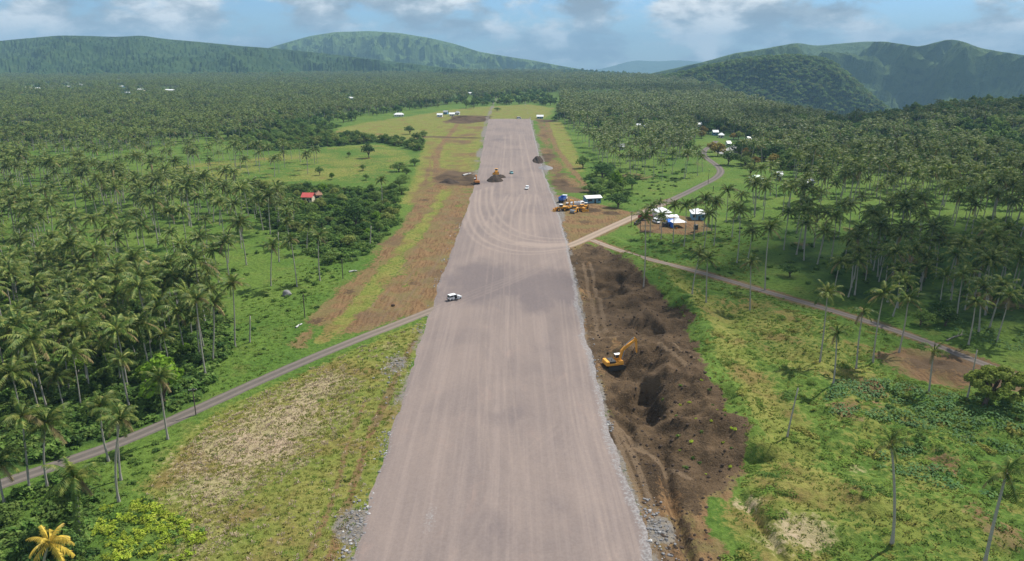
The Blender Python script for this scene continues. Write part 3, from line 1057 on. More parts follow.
# ------------------------------------------------------------------ hills and mountains
def hill(name, prof, D, wf, wb, base, spur, sl, mat, seed, nu=420, nv=130, jit_=4.0, px0=None, px1=None, shape=1.0):
    prof = sorted(prof)
    pxs = np.linspace(prof[0][0], prof[-1][0], nu)
    pys = np.interp(pxs, [q[0] for q in prof], [q[1] for q in prof])
    # smooth profile
    ker = np.hanning(15)
    ker /= ker.sum()
    pys = np.convolve(np.pad(pys, 7, mode='edge'), ker, 'valid')
    u, v = (pxs - 512) / FPX, -(pys - 280.5) / FPX
    dy = CP + v * SP
    dz = -SP + v * CP
    tt = D / dy
    x0, z0 = u * tt, CAMZ + dz * tt
    s = np.linspace(-1, 1, nv)
    S, X0 = np.meshgrid(s, x0, indexing='ij')
    Z0 = np.broadcast_to(z0, S.shape)
    d = D + np.where(S < 0, S * wf, S * wb)
    X = X0 * (d / D)
    fall = (1 - np.abs(S) ** 1.25) ** shape
    fall = np.where(S < 0, (0.5 + 0.5 * np.cos(np.pi * np.abs(S) ** 0.9)), fall)
    wx = X + (fbm(X / 400, d / 400, seed + 5, 3) - 0.5) * 300
    rid = 1 - 2 * np.abs(fbm(wx / sl, d / (sl * 1.1), seed, 4, 0.45) - 0.5)
    rid2 = 1 - 2 * np.abs(fbm(wx / (sl * .45), d / (sl * .4), seed + 3, 3, 0.5) - 0.5)
    mid = np.clip(4 * fall * (1 - fall), 0, 1)
    z = base + (Z0 - base) * fall + spur * mid * (rid - 0.8) * 2.2 + spur * 0.5 * mid * (rid2 - 0.8) * 2.0
    z += (fbm(X / 26, d / 26, seed + 7, 3, 0.7) - 0.5) * jit_ * 4.5
    z += (RNG.random(z.shape) - 0.5) * jit_ * 1.6
    soft_top = CAMZ + (Z0 - CAMZ) * d / D
    z = np.where(z > soft_top, soft_top + (z - soft_top) * 0.06, z)      # spurs never overtop their own ridge line
    low = base + (Z0 - base) * fall * 0.5
    z = np.where(z < low, low + (z - low) * 0.25, z)
    V = np.stack([X.ravel(), d.ravel(), z.ravel()], 1)
    idx = np.arange(nv * nu).reshape(nv, nu)
    F = np.stack([idx[:-1, :-1], idx[:-1, 1:], idx[1:, 1:], idx[1:, :-1]], -1).reshape(-1, 4)
    return tag(link(name, mesh_np(name, V, F, mat, False)), kind='structure'), (X, d, z)


hill('dark_forested_ridge', [(-420, 70), (-200, 52), (-60, 44), (0, 41), (30, 38), (60, 35.5), (90, 36), (115, 37), (142, 35.5), (165, 39), (200, 42), (240, 46), (280, 49), (330, 54), (380, 60), (430, 66), (480, 72)],
     3900, 1500, 1400, -20, 80, 480, 'hill_forest', 201, nu=520, nv=150, jit_=6)
hill('green_hill', [(150, 72), (220, 60), (262, 50), (285, 43), (310, 36), (335, 32), (370, 31), (400, 33), (430, 38), (455, 44), (480, 52), (510, 57), (535, 61), (560, 66), (600, 73), (640, 80)],
     6200, 1700, 1600, -60, 150, 300, 'hill_green', 211, nu=440, nv=130, jit_=4)
hill('distant_low_hill', [(380, 75), (440, 60), (480, 54), (500, 55), (530, 61), (560, 67), (590, 72), (620, 78)], 8500, 1200, 1400, -120, 40, 500, 'hill_mixed', 221, nu=160, nv=60)
hill('distant_hazy_ridge', [(560, 76), (590, 71), (610, 67), (622, 63), (636, 60), (655, 61.5), (680, 60), (700, 62), (740, 60), (800, 66), (900, 70)], 14500, 1500, 1500, -250, 40, 900, 'hill_mixed', 231, nu=160, nv=50)
hill('blue_mountains', [(600, 84), (640, 76), (680, 68), (706, 62), (735, 54), (757, 51), (785, 45), (797, 42.5), (815, 46), (838, 44), (868, 41.5), (888, 42.5), (905, 45), (920, 47.5), (935, 43), (951, 39.5), (963, 42), (978, 48),
                        (1000, 52), (1024, 56), (1080, 58), (1150, 50), (1250, 56), (1400, 66), (1500, 80)],
     4700, 3250, 1700, -250, 330, 620, 'hill_mixed', 241, nu=520, nv=300, jit_=3.5)
_, RH = hill('near_green_hill', [(610, 92), (650, 80), (690, 72), (715, 66), (740, 61), (770, 57.5), (800, 57), (822, 60), (836, 66), (850, 78), (866, 92), (884, 108), (910, 126), (950, 150), (990, 175)],
             2350, 900, 800, -230, 120, 300, 'hill_mixed', 251, nu=420, nv=170, jit_=7)


# ------------------------------------------------------------------ plants: prototypes
def frond_np(length, a0, droop, nst=13, lw=0.95, seed=0):
    """one palm frond along +X rising at angle a0 and drooping; V, F of triangles"""
    rg = np.random.default_rng(seed)
    t_ = np.linspace(0, 1, nst + 1)
    ang = a0 - droop * t_ ** 1.25
    seg = length / nst
    xs = np.r_[0, np.cumsum(np.cos(ang[:-1]) * seg)]
    zs = np.r_[0, np.cumsum(np.sin(ang[:-1]) * seg)]
    side_b = (rg.random() - 0.5) * 0.5
    ys = side_b * t_ ** 2
    V, F = [], []

    def tri(a, b, c):
        i = len(V)
        V.extend([a, b, c])
        F.append((i, i + 1, i + 2))

    for i in range(nst):
        a = np.array((xs[i], ys[i], zs[i]))
        b = np.array((xs[i + 1], ys[i + 1], zs[i + 1]))
        T = (b - a) / np.linalg.norm(b - a)
        n = np.array((-T[2], 0, T[0]))
        w_ = 0.055 * (1 - t_[i]) + 0.015
        sdv = np.array((0, 1, 0))
        tri(a + sdv * w_, a - sdv * w_, b)
        if i < 1:
            continue
        tm = t_[i]
        ll = lw * (0.45 + 1.1 * math.sin(math.pi * min(1, tm * 0.86 + 0.12)) ** 0.8) * (0.85 + 0.3 * rg.random())
        for sg in (-1, 1):
            dr = sdv * sg * 0.80 + T * (0.40 + 0.35 * tm) - n * (0.10 + 0.35 * rg.random()) - np.array((0, 0, 0.28 + 0.22 * rg.random()))
            dr /= np.linalg.norm(dr)
            tip = a + dr * ll * 0.8
            tri(a - T * seg * 0.30, a + T * seg * 0.85, tip)
    return np.array(V), np.array(F)


def rotz(V, a):
    c, s = math.cos(a), math.sin(a)
    return np.stack([V[:, 0] * c - V[:, 1] * s, V[:, 0] * s + V[:, 1] * c, V[:, 2]], 1)


def crown_fronds(rg, nf=20, size=1.0, sparse=False):
    out = []
    for i in range(nf):
        f = i / (nf - 1)
        a0 = 1.35 - 1.75 * f ** 0.9 + (rg.random() - 0.5) * 0.2
        droop = 1.15 + 0.75 * rg.random() if f < 0.75 else 0.9 + 0.4 * rg.random()
        ln = (4.9 + 1.0 * rg.random()) * size * (0.8 if f < 0.12 else 1)
        out.append((ln, a0, droop, i * 2.39996 + rg.random() * 0.35, f))
    return out


def crown_mesh(name, seed, nf=20, nst=13, size=1.0, mat='palm_leaf', extra_dry=1):
    rg = np.random.default_rng(seed)
    Vs, Fs, mi, b = [], [], [], 0
    for j, (ln, a0, dr, az, f) in enumerate(crown_fronds(rg, nf, size)):
        V, F = frond_np(ln, a0, dr, nst, 0.95 * size, seed * 50 + j)
        V = rotz(V, az)
        Vs.append(V)
        Fs.append(F + b)
        mi += [1 if j >= nf - extra_dry else 0] * len(F)
        b += len(V)
    return mesh_np(name, np.concatenate(Vs), np.concatenate(Fs), [mat, 'palm_leaf_dry'], False, mi)


def trunk_mb(h, lean=(0, 0), r0=0.20, r1=0.13, n=7, k=9, bow=0.0, mi=0, mb=None):
    mb = mb or MB()
    pts, rad = [], []
    for i in range(k):
        q = i / (k - 1)
        e = q ** 1.5
        pts.append((lean[0] * e + bow * math.sin(math.pi * q), lean[1] * e + bow * 0.5 * math.sin(math.pi * q), h * q - (0.3 if i == 0 else 0)))
        rad.append(r0 * (1.55 if i == 0 else 1) * (1 - q) + r1 * q)
    return mb.tube(pts, rad, n, mi)


def join_proto(name, parts, mats):
    """parts: list of (mesh, matrix, [material index map])"""
    bm = bmesh.new()
    me = bpy.data.meshes.new(name)
    for src, M, mp in parts:
        t = src.copy()
        t.transform(M)
        if mp is not None:
            arr = np.zeros(len(t.polygons), np.int32)
            t.polygons.foreach_get('material_index', arr)
            t.polygons.foreach_set('material_index', np.array(mp, np.int32)[arr])
        bm.from_mesh(t)
        bpy.data.meshes.remove(t)
    bm.to_mesh(me)
    bm.free()
    for q in mats:
        me.materials.append(MATS[q])
    return me


PALMS = []   # (trunk mesh, crown mesh, height, lean)
for i in range(6):
    hh = [12.5, 14, 15.5, 13.2, 16.5, 11][i]
    ln = [(0.5, 0.2), (-0.9, 0.3), (1.3, -0.4), (0.1, 0.6), (-0.4, -0.8), (0.8, 0.8)][i]
    tm = trunk_mb(hh, ln, bow=[0.2, -0.3, 0.35, 0, -0.2, 0.25][i]).mesh('palm_trunk', 'bark_palm', True)
    cm = crown_mesh('palm_crown', 31 + i, nf=17 + i % 3 * 2, nst=12, size=[0.92, 1.0, 1.05, 0.95, 1.0, 0.9][i])
    PALMS.append((tm, cm, hh, ln))
PALM_FAR = []
for i in range(4):
    tm, _, hh, ln = PALMS[i]
    cm = crown_mesh('palm_crown_far', 61 + i, nf=13, nst=7, size=1.02)
    PALM_FAR.append(join_proto('palm_far', [(tm, Matrix(), [0]), (cm, Matrix.Translation((ln[0], ln[1], hh)), [1, 2])], ['bark_palm', 'palm_leaf', 'palm_leaf_dry']))
PALM_JOIN = []
for i in range(6):
    tm, cm, hh, ln = PALMS[i]
    PALM_JOIN.append(join_proto('palm_whole', [(tm, Matrix(), [0]), (cm, Matrix.Translation((ln[0], ln[1], hh)), [1, 2])], ['bark_palm', 'palm_leaf', 'palm_leaf_dry']))


def leaf_cloud(rg, lobes, n, size, flat=0.5, shell=0.55):
    """leaf quads spread through ellipsoid lobes; normals lean outwards"""
    w_ = np.array([l[3] * l[4] * l[5] for l in lobes]) ** 0.67
    pick = rg.choice(len(lobes), n, p=w_ / w_.sum())
    L = np.array(lobes)[pick]
    d = rg.normal(size=(n, 3))
    d /= np.linalg.norm(d, axis=1)[:, None]
    d[:, 2] = np.where(d[:, 2] < -0.6, -d[:, 2], d[:, 2])
    r = shell + (1 - shell) * rg.random(n) ** 0.6
    r *= 0.86 + 0.28 * rg.random(n)
    C = L[:, :3] + d * r[:, None] * L[:, 3:6]
    nrm = d + rg.normal(size=(n, 3)) * flat
    nrm[:, 2] += 0.25
    nrm /= np.linalg.norm(nrm, axis=1)[:, None]
    a = np.cross(nrm, rg.normal(size=(n, 3)))
    a /= np.linalg.norm(a, axis=1)[:, None]
    b = np.cross(nrm, a)
    s = size * (0.6 + 0.8 * rg.random(n))[:, None]
    V = np.stack([C + a * s, C + b * s * 0.62 + nrm * s * 0.12, C - a * s, C - b * s * 0.62 - nrm * s * .12], 1).reshape(-1, 3)
    F = np.arange(4 * n).reshape(n, 4)
    return V, F


def tree_meshes(seed, h=9.0, r=4.5, n=900, size=0.42, lobes_n=9, mat='tree_leaf', trunk_h=0.18, flat_top=1.0):
    rg = np.random.default_rng(seed)
    lobes, limbs = [], []
    z0 = h * trunk_h
    for i in range(lobes_n):
        a = i * 2.4 + rg.random()
        q = 0.35 + 0.6 * rg.random()
        rr = r * q * 0.72
        zz_ = z0 + (h - z0) * (0.25 + 0.6 * rg.random() * (1.05 - 0.5 * q)) * flat_top
        lr = r * (0.34 + 0.22 * rg.random())
        lobes.append((math.cos(a) * rr, math.sin(a) * rr, zz_, lr, lr, lr * 0.72))
        limbs.append((math.cos(a) * rr, math.sin(a) * rr, zz_))
    lobes.append((0, 0, z0 + (h - z0) * 0.62, r * .5, r * .5, (h - z0) * .36))
    V, F = leaf_cloud(rg, lobes, n, size)
    cm = mesh_np('tree_crown', V, F, mat)
    mb = MB()
    mb.tube([(0, 0, -0.4), (0.1, 0.05, z0 * .5), (0.05, 0.2, z0)], [r * .085, r * .065, r * .055], 7)
    for q in limbs[:6]:
        mb.tube([(0.05, 0.2, z0 * 0.9), (q[0] * .5, q[1] * .5, z0 + (q[2] - z0) * .6), q], [r * .045, r * .03, r * .012], 5)
    return mb.mesh('tree_trunk', 'bark', True), cm


TREE_KINDS = {}
for key, kw in {
    'round': dict(seed=1, h=9.5, r=4.6, mat='tree_leaf'),
    'wide': dict(seed=2, h=8.5, r=5.6, mat='tree_leaf', lobes_n=11, flat_top=0.9),
    'dark': dict(seed=3, h=10, r=5.0, mat='tree_leaf_dark', lobes_n=10),
    'bright': dict(seed=4, h=8.5, r=3.6, mat='tree_leaf_bright'),
    'olive': dict(seed=5, h=8.5, r=4.4, mat='tree_leaf_olive'),
    'orange': dict(seed=6, h=7.5, r=4.0, mat='tree_leaf_orange'),
    'light': dict(seed=8, h=7.5, r=4.4, mat='bush_leaf', lobes_n=10),
    'tall': dict(seed=7, h=13, r=4.2, mat='tree_leaf', trunk_h=0.4),
}.items():
    TREE_KINDS[key] = tree_meshes(**kw)


def far_tree(seed, h, r, mat, n=230, size=0.95):
    a, b = tree_meshes(seed, h, r, n, size, 7, mat)
    return join_proto('far_tree', [(a, Matrix(), [0]), (b, Matrix(), [1])], ['bark', mat])


TREE_HILL = [far_tree(16, 10, 5, 'hill_leaf'), far_tree(17, 8, 5.6, 'tree_leaf_olive'), far_tree(18, 10, 5, 'hill_leaf'), far_tree(19, 9, 5, 'tree_leaf')]
TREE_FAR = [far_tree(11, 10, 5, 'tree_leaf'), far_tree(12, 9, 5.6, 'tree_leaf_dark'), far_tree(13, 12, 4.6, 'tree_leaf'), far_tree(14, 8, 4.8, 'tree_leaf_olive'), far_tree(15, 10, 5.6, 'tree_leaf_dark')]


def bush_mesh(seed, mat, n=170, size=0.24, r=1.0, hz=0.85):
    rg = np.random.default_rng(seed)
    lobes = [(rg.normal() * .45 * r, rg.normal() * .45 * r, 0.35 * hz * r + 0.25 * rg.random() * r, .62 * r, .62 * r, .55 * r * hz) for _ in range(5)]
    V, F = leaf_cloud(rg, lobes, n, size * r)
    V[:, 2] = np.maximum(V[:, 2], -0.05)
    return mesh_np('bush', V, F, mat)


def tuft_mesh(seed, mat, n=16, h=0.6, spread=0.55, wd=0.09):
    rg = np.random.default_rng(seed)
    V, F = [], []
    for i in range(n):
        a = rg.random() * 6.283
        r0 = rg.random() ** .7 * spread
        bx, by = math.cos(a) * r0, math.sin(a) * r0
        a2 = a + rg.normal() * .6
        o = h * (0.35 + 0.65 * rg.random())
        lx, ly = math.cos(a2) * o * .75, math.sin(a2) * o * .75
        px_, py_ = -math.sin(a2) * wd, math.cos(a2) * wd
        b = len(V)
        V += [(bx - px_, by - py_, -.05), (bx + px_, by + py_, -.05), (bx + lx * .5 + px_ * .9, by + ly * .5 + py_ * .9, o * .75), (bx + lx * 1.2, by + ly * 1.2, o * .82)]
        F.append((b, b + 1, b + 2, b + 3))
    return mesh_np('tuft', V, F, mat)


def broad_mesh(seed, mat='broad_leaf', n=9, r=0.8):
    """clump of large drooping leaves on short stalks"""
    rg = np.random.default_rng(seed)
    V, F = [], []
    for i in range(n):
        a = i * 2.4 + rg.random()
        el = 0.5 + 0.8 * rg.random()
        st = r * (0.5 + 0.5 * rg.random())
        b0 = Vector((math.cos(a) * st * math.cos(el), math.sin(a) * st * math.cos(el), st * math.sin(el) + 0.1))
        d = Vector((math.cos(a), math.sin(a), -0.25)).normalized()
        s = Vector((-math.sin(a), math.cos(a), 0))
        ll, ww = r * (0.55 + 0.3 * rg.random()), r * 0.26
        k_ = len(V)
        V += [b0, b0 + d * ll * .45 + s * ww, b0 + d * ll - Vector((0, 0, .15 * r)), b0 + d * ll * .45 - s * ww]
        F.append((k_, k_ + 1, k_ + 2, k_ + 3))
    return mesh_np('broad', [tuple(v) for v in V], F, mat)


# ------------------------------------------------------------------ scatter
def scatter(name, meshes, pts, rz, scl, idx, label, cat, tilt=None):
    n = len(pts)
    coll = bpy.data.collections.new(name + '_source')
    for i, me in enumerate(meshes):
        coll.objects.link(bpy.data.objects.new('%s_source_%02d' % (name, i), me))
    me = bpy.data.meshes.new(name)
    me.vertices.add(n)
    me.vertices.foreach_set('co', np.asarray(pts, np.float32).ravel())
    R_ = np.zeros((n, 3), np.float32)
    R_[:, 2] = rz
    if tilt is not None:
        R_[:, :2] = tilt
    for nm_, ty, key, arr in (('rot', 'FLOAT_VECTOR', 'vector', R_.ravel()), ('scl', 'FLOAT_VECTOR', 'vector', np.asarray(scl, np.float32).ravel()), ('pick', 'INT', 'value', np.asarray(idx, np.int32))):
        me.attributes.new(nm_, ty, 'POINT').data.foreach_set(key, arr)
    o = link(name, me)
    ng = bpy.data.node_groups.new(name, 'GeometryNodeTree')
    ng.interface.new_socket('Geometry', in_out='INPUT', socket_type='NodeSocketGeometry')
    ng.interface.new_socket('Geometry', in_out='OUTPUT', socket_type='NodeSocketGeometry')
    A = ng.nodes.new
    gi, go = A('NodeGroupInput'), A('NodeGroupOutput')
    ci = A('GeometryNodeCollectionInfo')
    ci.inputs['Collection'].default_value = coll
    ci.inputs['Separate Children'].default_value = True
    ci.inputs['Reset Children'].default_value = True
    ip = A('GeometryNodeInstanceOnPoints')
    ip.inputs['Pick Instance'].default_value = True
    lk = ng.links.new
    lk(gi.outputs[0], ip.inputs['Points'])
    lk(ci.outputs[0], ip.inputs['Instance'])
    for nm_, ty, sock in (('rot', 'FLOAT_VECTOR', 'Rotation'), ('scl', 'FLOAT_VECTOR', 'Scale'), ('pick', 'INT', 'Instance Index')):
        na = A('GeometryNodeInputNamedAttribute')
        na.data_type = ty
        na.inputs[0].default_value = nm_
        out = [q for q in na.outputs if q.enabled and q.name == 'Attribute'][0]
        if sock == 'Rotation':
            er = A('FunctionNodeEulerToRotation')
            lk(out, er.inputs[0])
            out = er.outputs[0]
        lk(out, ip.inputs[sock])
    lk(ip.outputs[0], go.inputs[0])
    o.modifiers.new('scatter', 'NODES').node_group = ng
    return tag(o, label, cat, kind='stuff')


def sample(pl_, spacing, grow=1e9, seed=0, jitter=0.42):
    """jittered grid inside a ground polygon; spacing grows with distance beyond 'grow' metres"""
    rg = np.random.default_rng(seed)
    lo, hi = pl_.min(0), pl_.max(0)
    out = []
    y0 = max(lo[1], 40)
    while y0 < hi[1]:
        sp = spacing * max(1, (y0 / grow) ** 0.8)
        y1 = min(hi[1], y0 + max(sp * 6, y0 * 0.12))
        nx, ny = int((hi[0] - lo[0]) / sp) + 2, int((y1 - y0) / sp) + 1
        gx, gy = np.meshgrid(lo[0] + np.arange(nx) * sp, y0 + np.arange(ny) * sp)
        gx = gx + (np.arange(ny) % 2)[:, None] * sp * .5
        gx = gx + rg.uniform(-jitter, jitter, gx.shape) * sp
        gy = gy + rg.uniform(-jitter, jitter, gy.shape) * sp
        q = np.stack([gx.ravel(), gy.ravel()], 1)
        q = q[inside(q[:, 0], q[:, 1], pl_)]
        out.append(q)
        y0 = y0 + ny * sp
    return np.concatenate(out) if out else np.zeros((0, 2))


KEEPOUT = []     # (x, y, radius in front, radius) of houses and machines to stay visible


def allowed(q, road=5.0, runway=6.0, pasture=True):
    x, y = q[:, 0], q[:, 1]
    L = np.interp(y, RW_Y, RW_L)
    R = np.interp(y, RW_Y, RW_R)
    ok = ~((x > L - runway) & (x < R + runway) & (y < RW_Y[-1] + 25))
    for ln in (ROAD_L, ROAD_R, TRACK_R):
        ok &= line_d(x, y, ln) > road
    for pl_ in (DARK1, YARD, LEFTD, OPENL, FAR_R, CAMP, LIME_R, CLEAR_R):
        ok &= ~inside(x, y, pl_)
    if pasture:
        for pl_ in (PAST1, PAST2, PASTR, FIELD):
            ok &= ~inside(x, y, pl_)
    for cx, cy, front, rad in KEEPOUT:
        # clear a strip on the viewer's side of a building, as its yard
        ln = math.hypot(cx, cy)
        ux, uy = cx / ln, cy / ln
        dx, dy = x - cx, y - cy
        along = dx * ux + dy * uy
        side = np.abs(-dx * uy + dy * ux)
        ok &= ~((side < rad) & (along < rad) & (along > -front))
    return ok


# ------------------------------------------------------------------ houses
def house(px, py, pw, roof, wall, label, d=None, h=3.0, rz=0.0, rise=1.6, name='house', wins=3, keep=True, hip=False, lift=0.0):
    x, y = G(px, py)
    w_ = pw * y / FPX * (0.8 if px > 600 else 1.0)
    d = d or min(12, max(5, w_ * 0.6))
    z = height1(x, y) + lift
    o = empty(name, (x, y, z), rz)
    MB().box((0, 0, h / 2 - .2), (w_, d, h + .4)).build('wall', wall, o)
    ov, th = 0.6, 0.14
    mb = MB()
    hw, hd = w_ / 2 + ov, d / 2 + ov
    ze = h - rise * ov / (d / 2)
    rx = hw if not hip else hw - d * .45
    for s in (-1, 1):
        a = [(-hw, s * hd, ze), (hw, s * hd, ze), (rx, 0, h + rise), (-rx, 0, h + rise)]
        b = [(p_[0], p_[1], p_[2] + th) for p_ in a]
        mb.add(a + b, [(0, 1, 2, 3), (4, 5, 6, 7), (0, 1, 5, 4), (1, 2, 6, 5), (2, 3, 7, 6), (3, 0, 4, 7)])
    if hip:
        for s in (-1, 1):
            a = [(s * hw, -hd, ze), (s * hw, hd, ze), (s * rx, 0, h + rise)]
            b = [(p_[0], p_[1], p_[2] + th) for p_ in a]
            mb.add(a + b, [(0, 1, 2), (3, 4, 5), (0, 1, 4, 3), (1, 2, 5, 4), (2, 0, 3, 5)])
    else:
        for s in (-1, 1):
            xx = s * (w_ / 2 - .05)
            mb.add([(xx, -d / 2, h), (xx, d / 2, h), (xx, 0, h + rise - .03)], [(0, 1, 2)])
    mb.build('roof', roof, o)
    MB().box((w_ * .08, -d / 2 - .03, 1.0), (0.95, .08, 2.0)).build('door', 'dark_metal', o)
    for i in range(wins):
        xx = (-0.36 + 0.72 * i / max(1, wins - 1)) * w_
        if abs(xx - w_ * .08) < 1.0:
            xx -= 1.6
        MB().box((xx, -d / 2 - .03, h * .56), (1.2, .08, 1.1)).build('window', 'glass', o)
    tag(o, label, 'house' if name == 'house' else name.replace('_', ' '))
    if keep:
        KEEPOUT.append((x, y, (max(14, y * .19) if px < 600 else y * .11) if y > 400 else 7, max(7, w_ * (.55 if px < 600 else .4))))
    return o


HOUSES = [
    # px, py, width px, roof, wall, label, hip
    (29, 89, 8, 'roof_white', 'wall_white', 'long white roof at the far left end of the village row below the dark ridge'),
    (38, 90, 4, 'roof_white', 'wall_cream', 'small white shack beside the leftmost long white roof'),
    (49, 87, 7, 'roof_white', 'wall_cream', 'white roofed house, second large roof of the far left row'),
    (55.5, 86.5, 3, 'roof_grey', 'wall_white', 'small grey roofed hut just right of the second large far left roof'),
    (67, 87, 8, 'roof_white', 'wall_blue', 'white roofed bluish house on the far left, third large roof of the row'),
    (81, 85, 4, 'roof_grey', 'wall_white', 'small pale hut standing alone near the right of the far left row'),
    (111, 88, 5, 'roof_red', 'wall_white', 'small reddish roofed house among palms left of the white long sheds'),
    (121, 88.5, 6, 'roof_white', 'wall_blue', 'white roofed house beside the small reddish roof among far left palms'),
    (128, 95, 6, 'roof_white', 'wall_blue', 'white roofed house nearest the camera in the far left palm village'),
    (141, 92, 8, 'roof_white', 'wall_cream', 'cream white house with a bright roof in the middle of the far left palms'),
    (171, 92, 11, 'roof_white', 'wall_white', 'longest white roof in the palms, at the right of the far left village'),
    (213, 69.5, 6, 'roof_white', 'wall_white', 'faint white house at the foot of the dark ridge'),
    (253, 67, 12, 'roof_rust', 'wall_pink', 'long pinkish building at the foot of the dark ridge'),
    (283, 69, 4, 'roof_white', 'wall_white', 'tiny white house between the pinkish long building and the hill village'),
    (320, 67.5, 8, 'roof_white', 'wall_white', 'large white house standing clear left of the red roofed hill village'),
    (353, 66, 4, 'roof_white', 'wall_pink', 'small pale house at the left end of the hill village'),
    (360, 67, 5, 'roof_grey', 'wall_cream', 'grey roofed house directly left of the red roof below the green hill'),
    (368, 67.5, 7, 'roof_red', 'wall_white', 'house with a big red roof below the green hill'),
    (377, 66, 3, 'roof_white', 'wall_white', 'small white house directly right of the big red roof below the green hill'),
    (389, 68, 4, 'roof_white', 'wall_white', 'white house at the right end of the hill village'),
    (351, 99.5, 7, 'roof_white', 'wall_blue', 'lone white and blue house deep in the palm plantation left of centre'),
    (399, 116.5, 9, 'roof_white', 'wall_white', 'white roofed shed on the meadow beyond the pasture trees'),
    (440, 117, 5, 'roof_white', 'wall_white', 'small white house nearest the camera left of the runway end'),
    (446, 114, 4, 'roof_grey', 'wall_blue', 'bluish grey house at the back of the group left of the runway end'),
    (452, 116, 5, 'roof_white', 'wall_white', 'white house in the middle of the group left of the runway end'),
    (457.5, 114.5, 4, 'roof_grey', 'wall_white', 'grey roofed hut at the right of the group left of the runway end'),
    (471, 95, 5, 'roof_white', 'wall_white', 'tiny white house in the trees beyond the runway end'),
    (540, 118.5, 6, 'roof_white', 'wall_blue', 'white roofed shed just right of the far runway end'),
    (639, 128, 5, 'roof_white', 'wall_white', 'white house with a pale roof alone in the dark palms right of the runway'),
    (645, 129, 3, 'roof_white', 'wall_white', 'small white annexe right beside the lone pale roof in the dark palms'),
    (622, 150, 5, 'roof_white', 'wall_white', 'white shack half hidden among the sunlit palms right of the runway'),
    (699, 126, 5, 'roof_white', 'wall_white', 'white house farthest back above the bend of the paved road'),
    (715, 135, 6, 'roof_white', 'wall_blue', 'pale blue and white house, left one of the close pair above the road'),
    (721, 138, 6, 'roof_white', 'wall_white', 'bright white house, right one of the close pair above the road'),
    (728, 146, 4, 'roof_white', 'wall_white', 'small white house just below the close pair above the road'),
    (729, 158, 4, 'roof_white', 'wall_cream', 'small cream house beside the orange tinted tree at the road bend'),
    (748, 142, 3, 'roof_white', 'wall_white', 'tiny white hut in the dark trees right of the close pair'),
    (756, 183, 13, 'roof_green', 'wall_white', 'white and pale green roofed house on the right hand meadow'),
    (779, 180, 5, 'roof_white', 'wall_white', 'small white hut in the palms behind the pale green roofed house'),
    (808, 186, 9, 'roof_grey', 'wall_cream', 'grey roofed shed among the palms right of the pale green roof'),
    (309, 202, 10, 'roof_red', 'wall_cream', 'red roofed house among the shrubs on the left of the runway'),
    (319, 200, 5, 'roof_rust', 'wall_pink', 'rusty pink roofed annexe beside the red roofed house'),
]
for i, q in enumerate(HOUSES):
    house(*q, rz=((i * 37) % 23 - 11) * 0.03, h=2.8 + (i % 3) * .3, hip=(i % 4 == 1))
house(661, 217.5, 17, 'roof_white', 'wall_white', 'large white roofed house behind the tent and parked vehicles, left wing', d=8, rz=0.12, hip=True, h=3.2)
house(697, 219, 15, 'roof_white', 'wall_blue', 'white roofed house with blue walls right of the tent', d=8, rz=-0.1, hip=True, h=3.2)
house(592, 202, 15, 'roof_white', 'wall_blue', 'open white roofed shed behind the parked yellow machines', d=6, rz=0.25, h=2.8, rise=0.8, name='shed')
for q in ((675, 226, 8, 6), (650, 224, 8, 6), (606, 235, 14, 12)):
    x_, y_ = G(q[0], q[1])
    KEEPOUT.append((x_, y_, q[2], q[3]))

# radio mast below the green hill
x_, y_ = G(425, 68)
mast = empty('radio_mast', (x_, y_, height1(x_, y_)))
mb = MB()
for a, b in ((-1, -1), (1, -1), (0, 1.2)):
    mb.cyl((a * 2.5, b * 2.5, -1), (a * .5, b * .5, 62), .45, .25, 5)
mb.build('tower_leg', 'grey_metal', mast)
mb = MB()
for i in range(9):
    q = i / 9
    r_ = 2.5 * (1 - q) + .5 * q
    mb.box((0, 0, 4 + i * 6.5), (r_ * 2, r_ * 2, .35))
mb.build('brace', 'grey_metal', mast)
MB().cyl((0, 0, 62), (0, 0, 72), .2, .1, 5).build('antenna', 'white_paint', mast)
tag(mast, 'thin grey radio mast standing below the green hill', 'mast')


# ------------------------------------------------------------------ palms placed one by one
HERO_MESH = {}
FRONDS = []
for i in range(8):
    a0 = [1.3, 1.05, 0.8, 0.5, 0.2, -0.1, -0.35, 0.65][i]
    dr = [1.0, 1.3, 1.5, 1.45, 1.3, 1.1, 0.9, 1.7][i]
    V, F = frond_np(4.7, a0, dr, 17, 1.0, 900 + i)
    FRONDS.append((mesh_np('frond', V, F, 'palm_leaf'), mesh_np('frond_dry', V, F, 'palm_leaf_dry'), mesh_np('frond_yellow', V, F, 'palm_leaf_yellow')))
mb = MB()
rg = random.Random(3)
for i in range(9):
    a = i * 0.7
    c = Vector((math.cos(a) * .34, math.sin(a) * .34, -.25 - .25 * (i % 3)))
    mb.cyl(c - Vector((0, 0, .14)), c + Vector((0, 0, .14)), .11, .13, 6)
mb.cyl((0, 0, -.5), (0, 0, .55), .17, .10, 7)
HEART = mb.mesh('palm_heart', 'coconut')
mb = MB()
for i in range(3):
    mb.tube([(0, 0, 0), (.08 * i - .08, .05, 1.2), (.25 * i - .25, .12, 2.3)], [.07, .06, .01], 4)
SPEAR = mb.mesh('spear_leaf', 'palm_leaf')
PALM_GROUP = 'coconut palms'


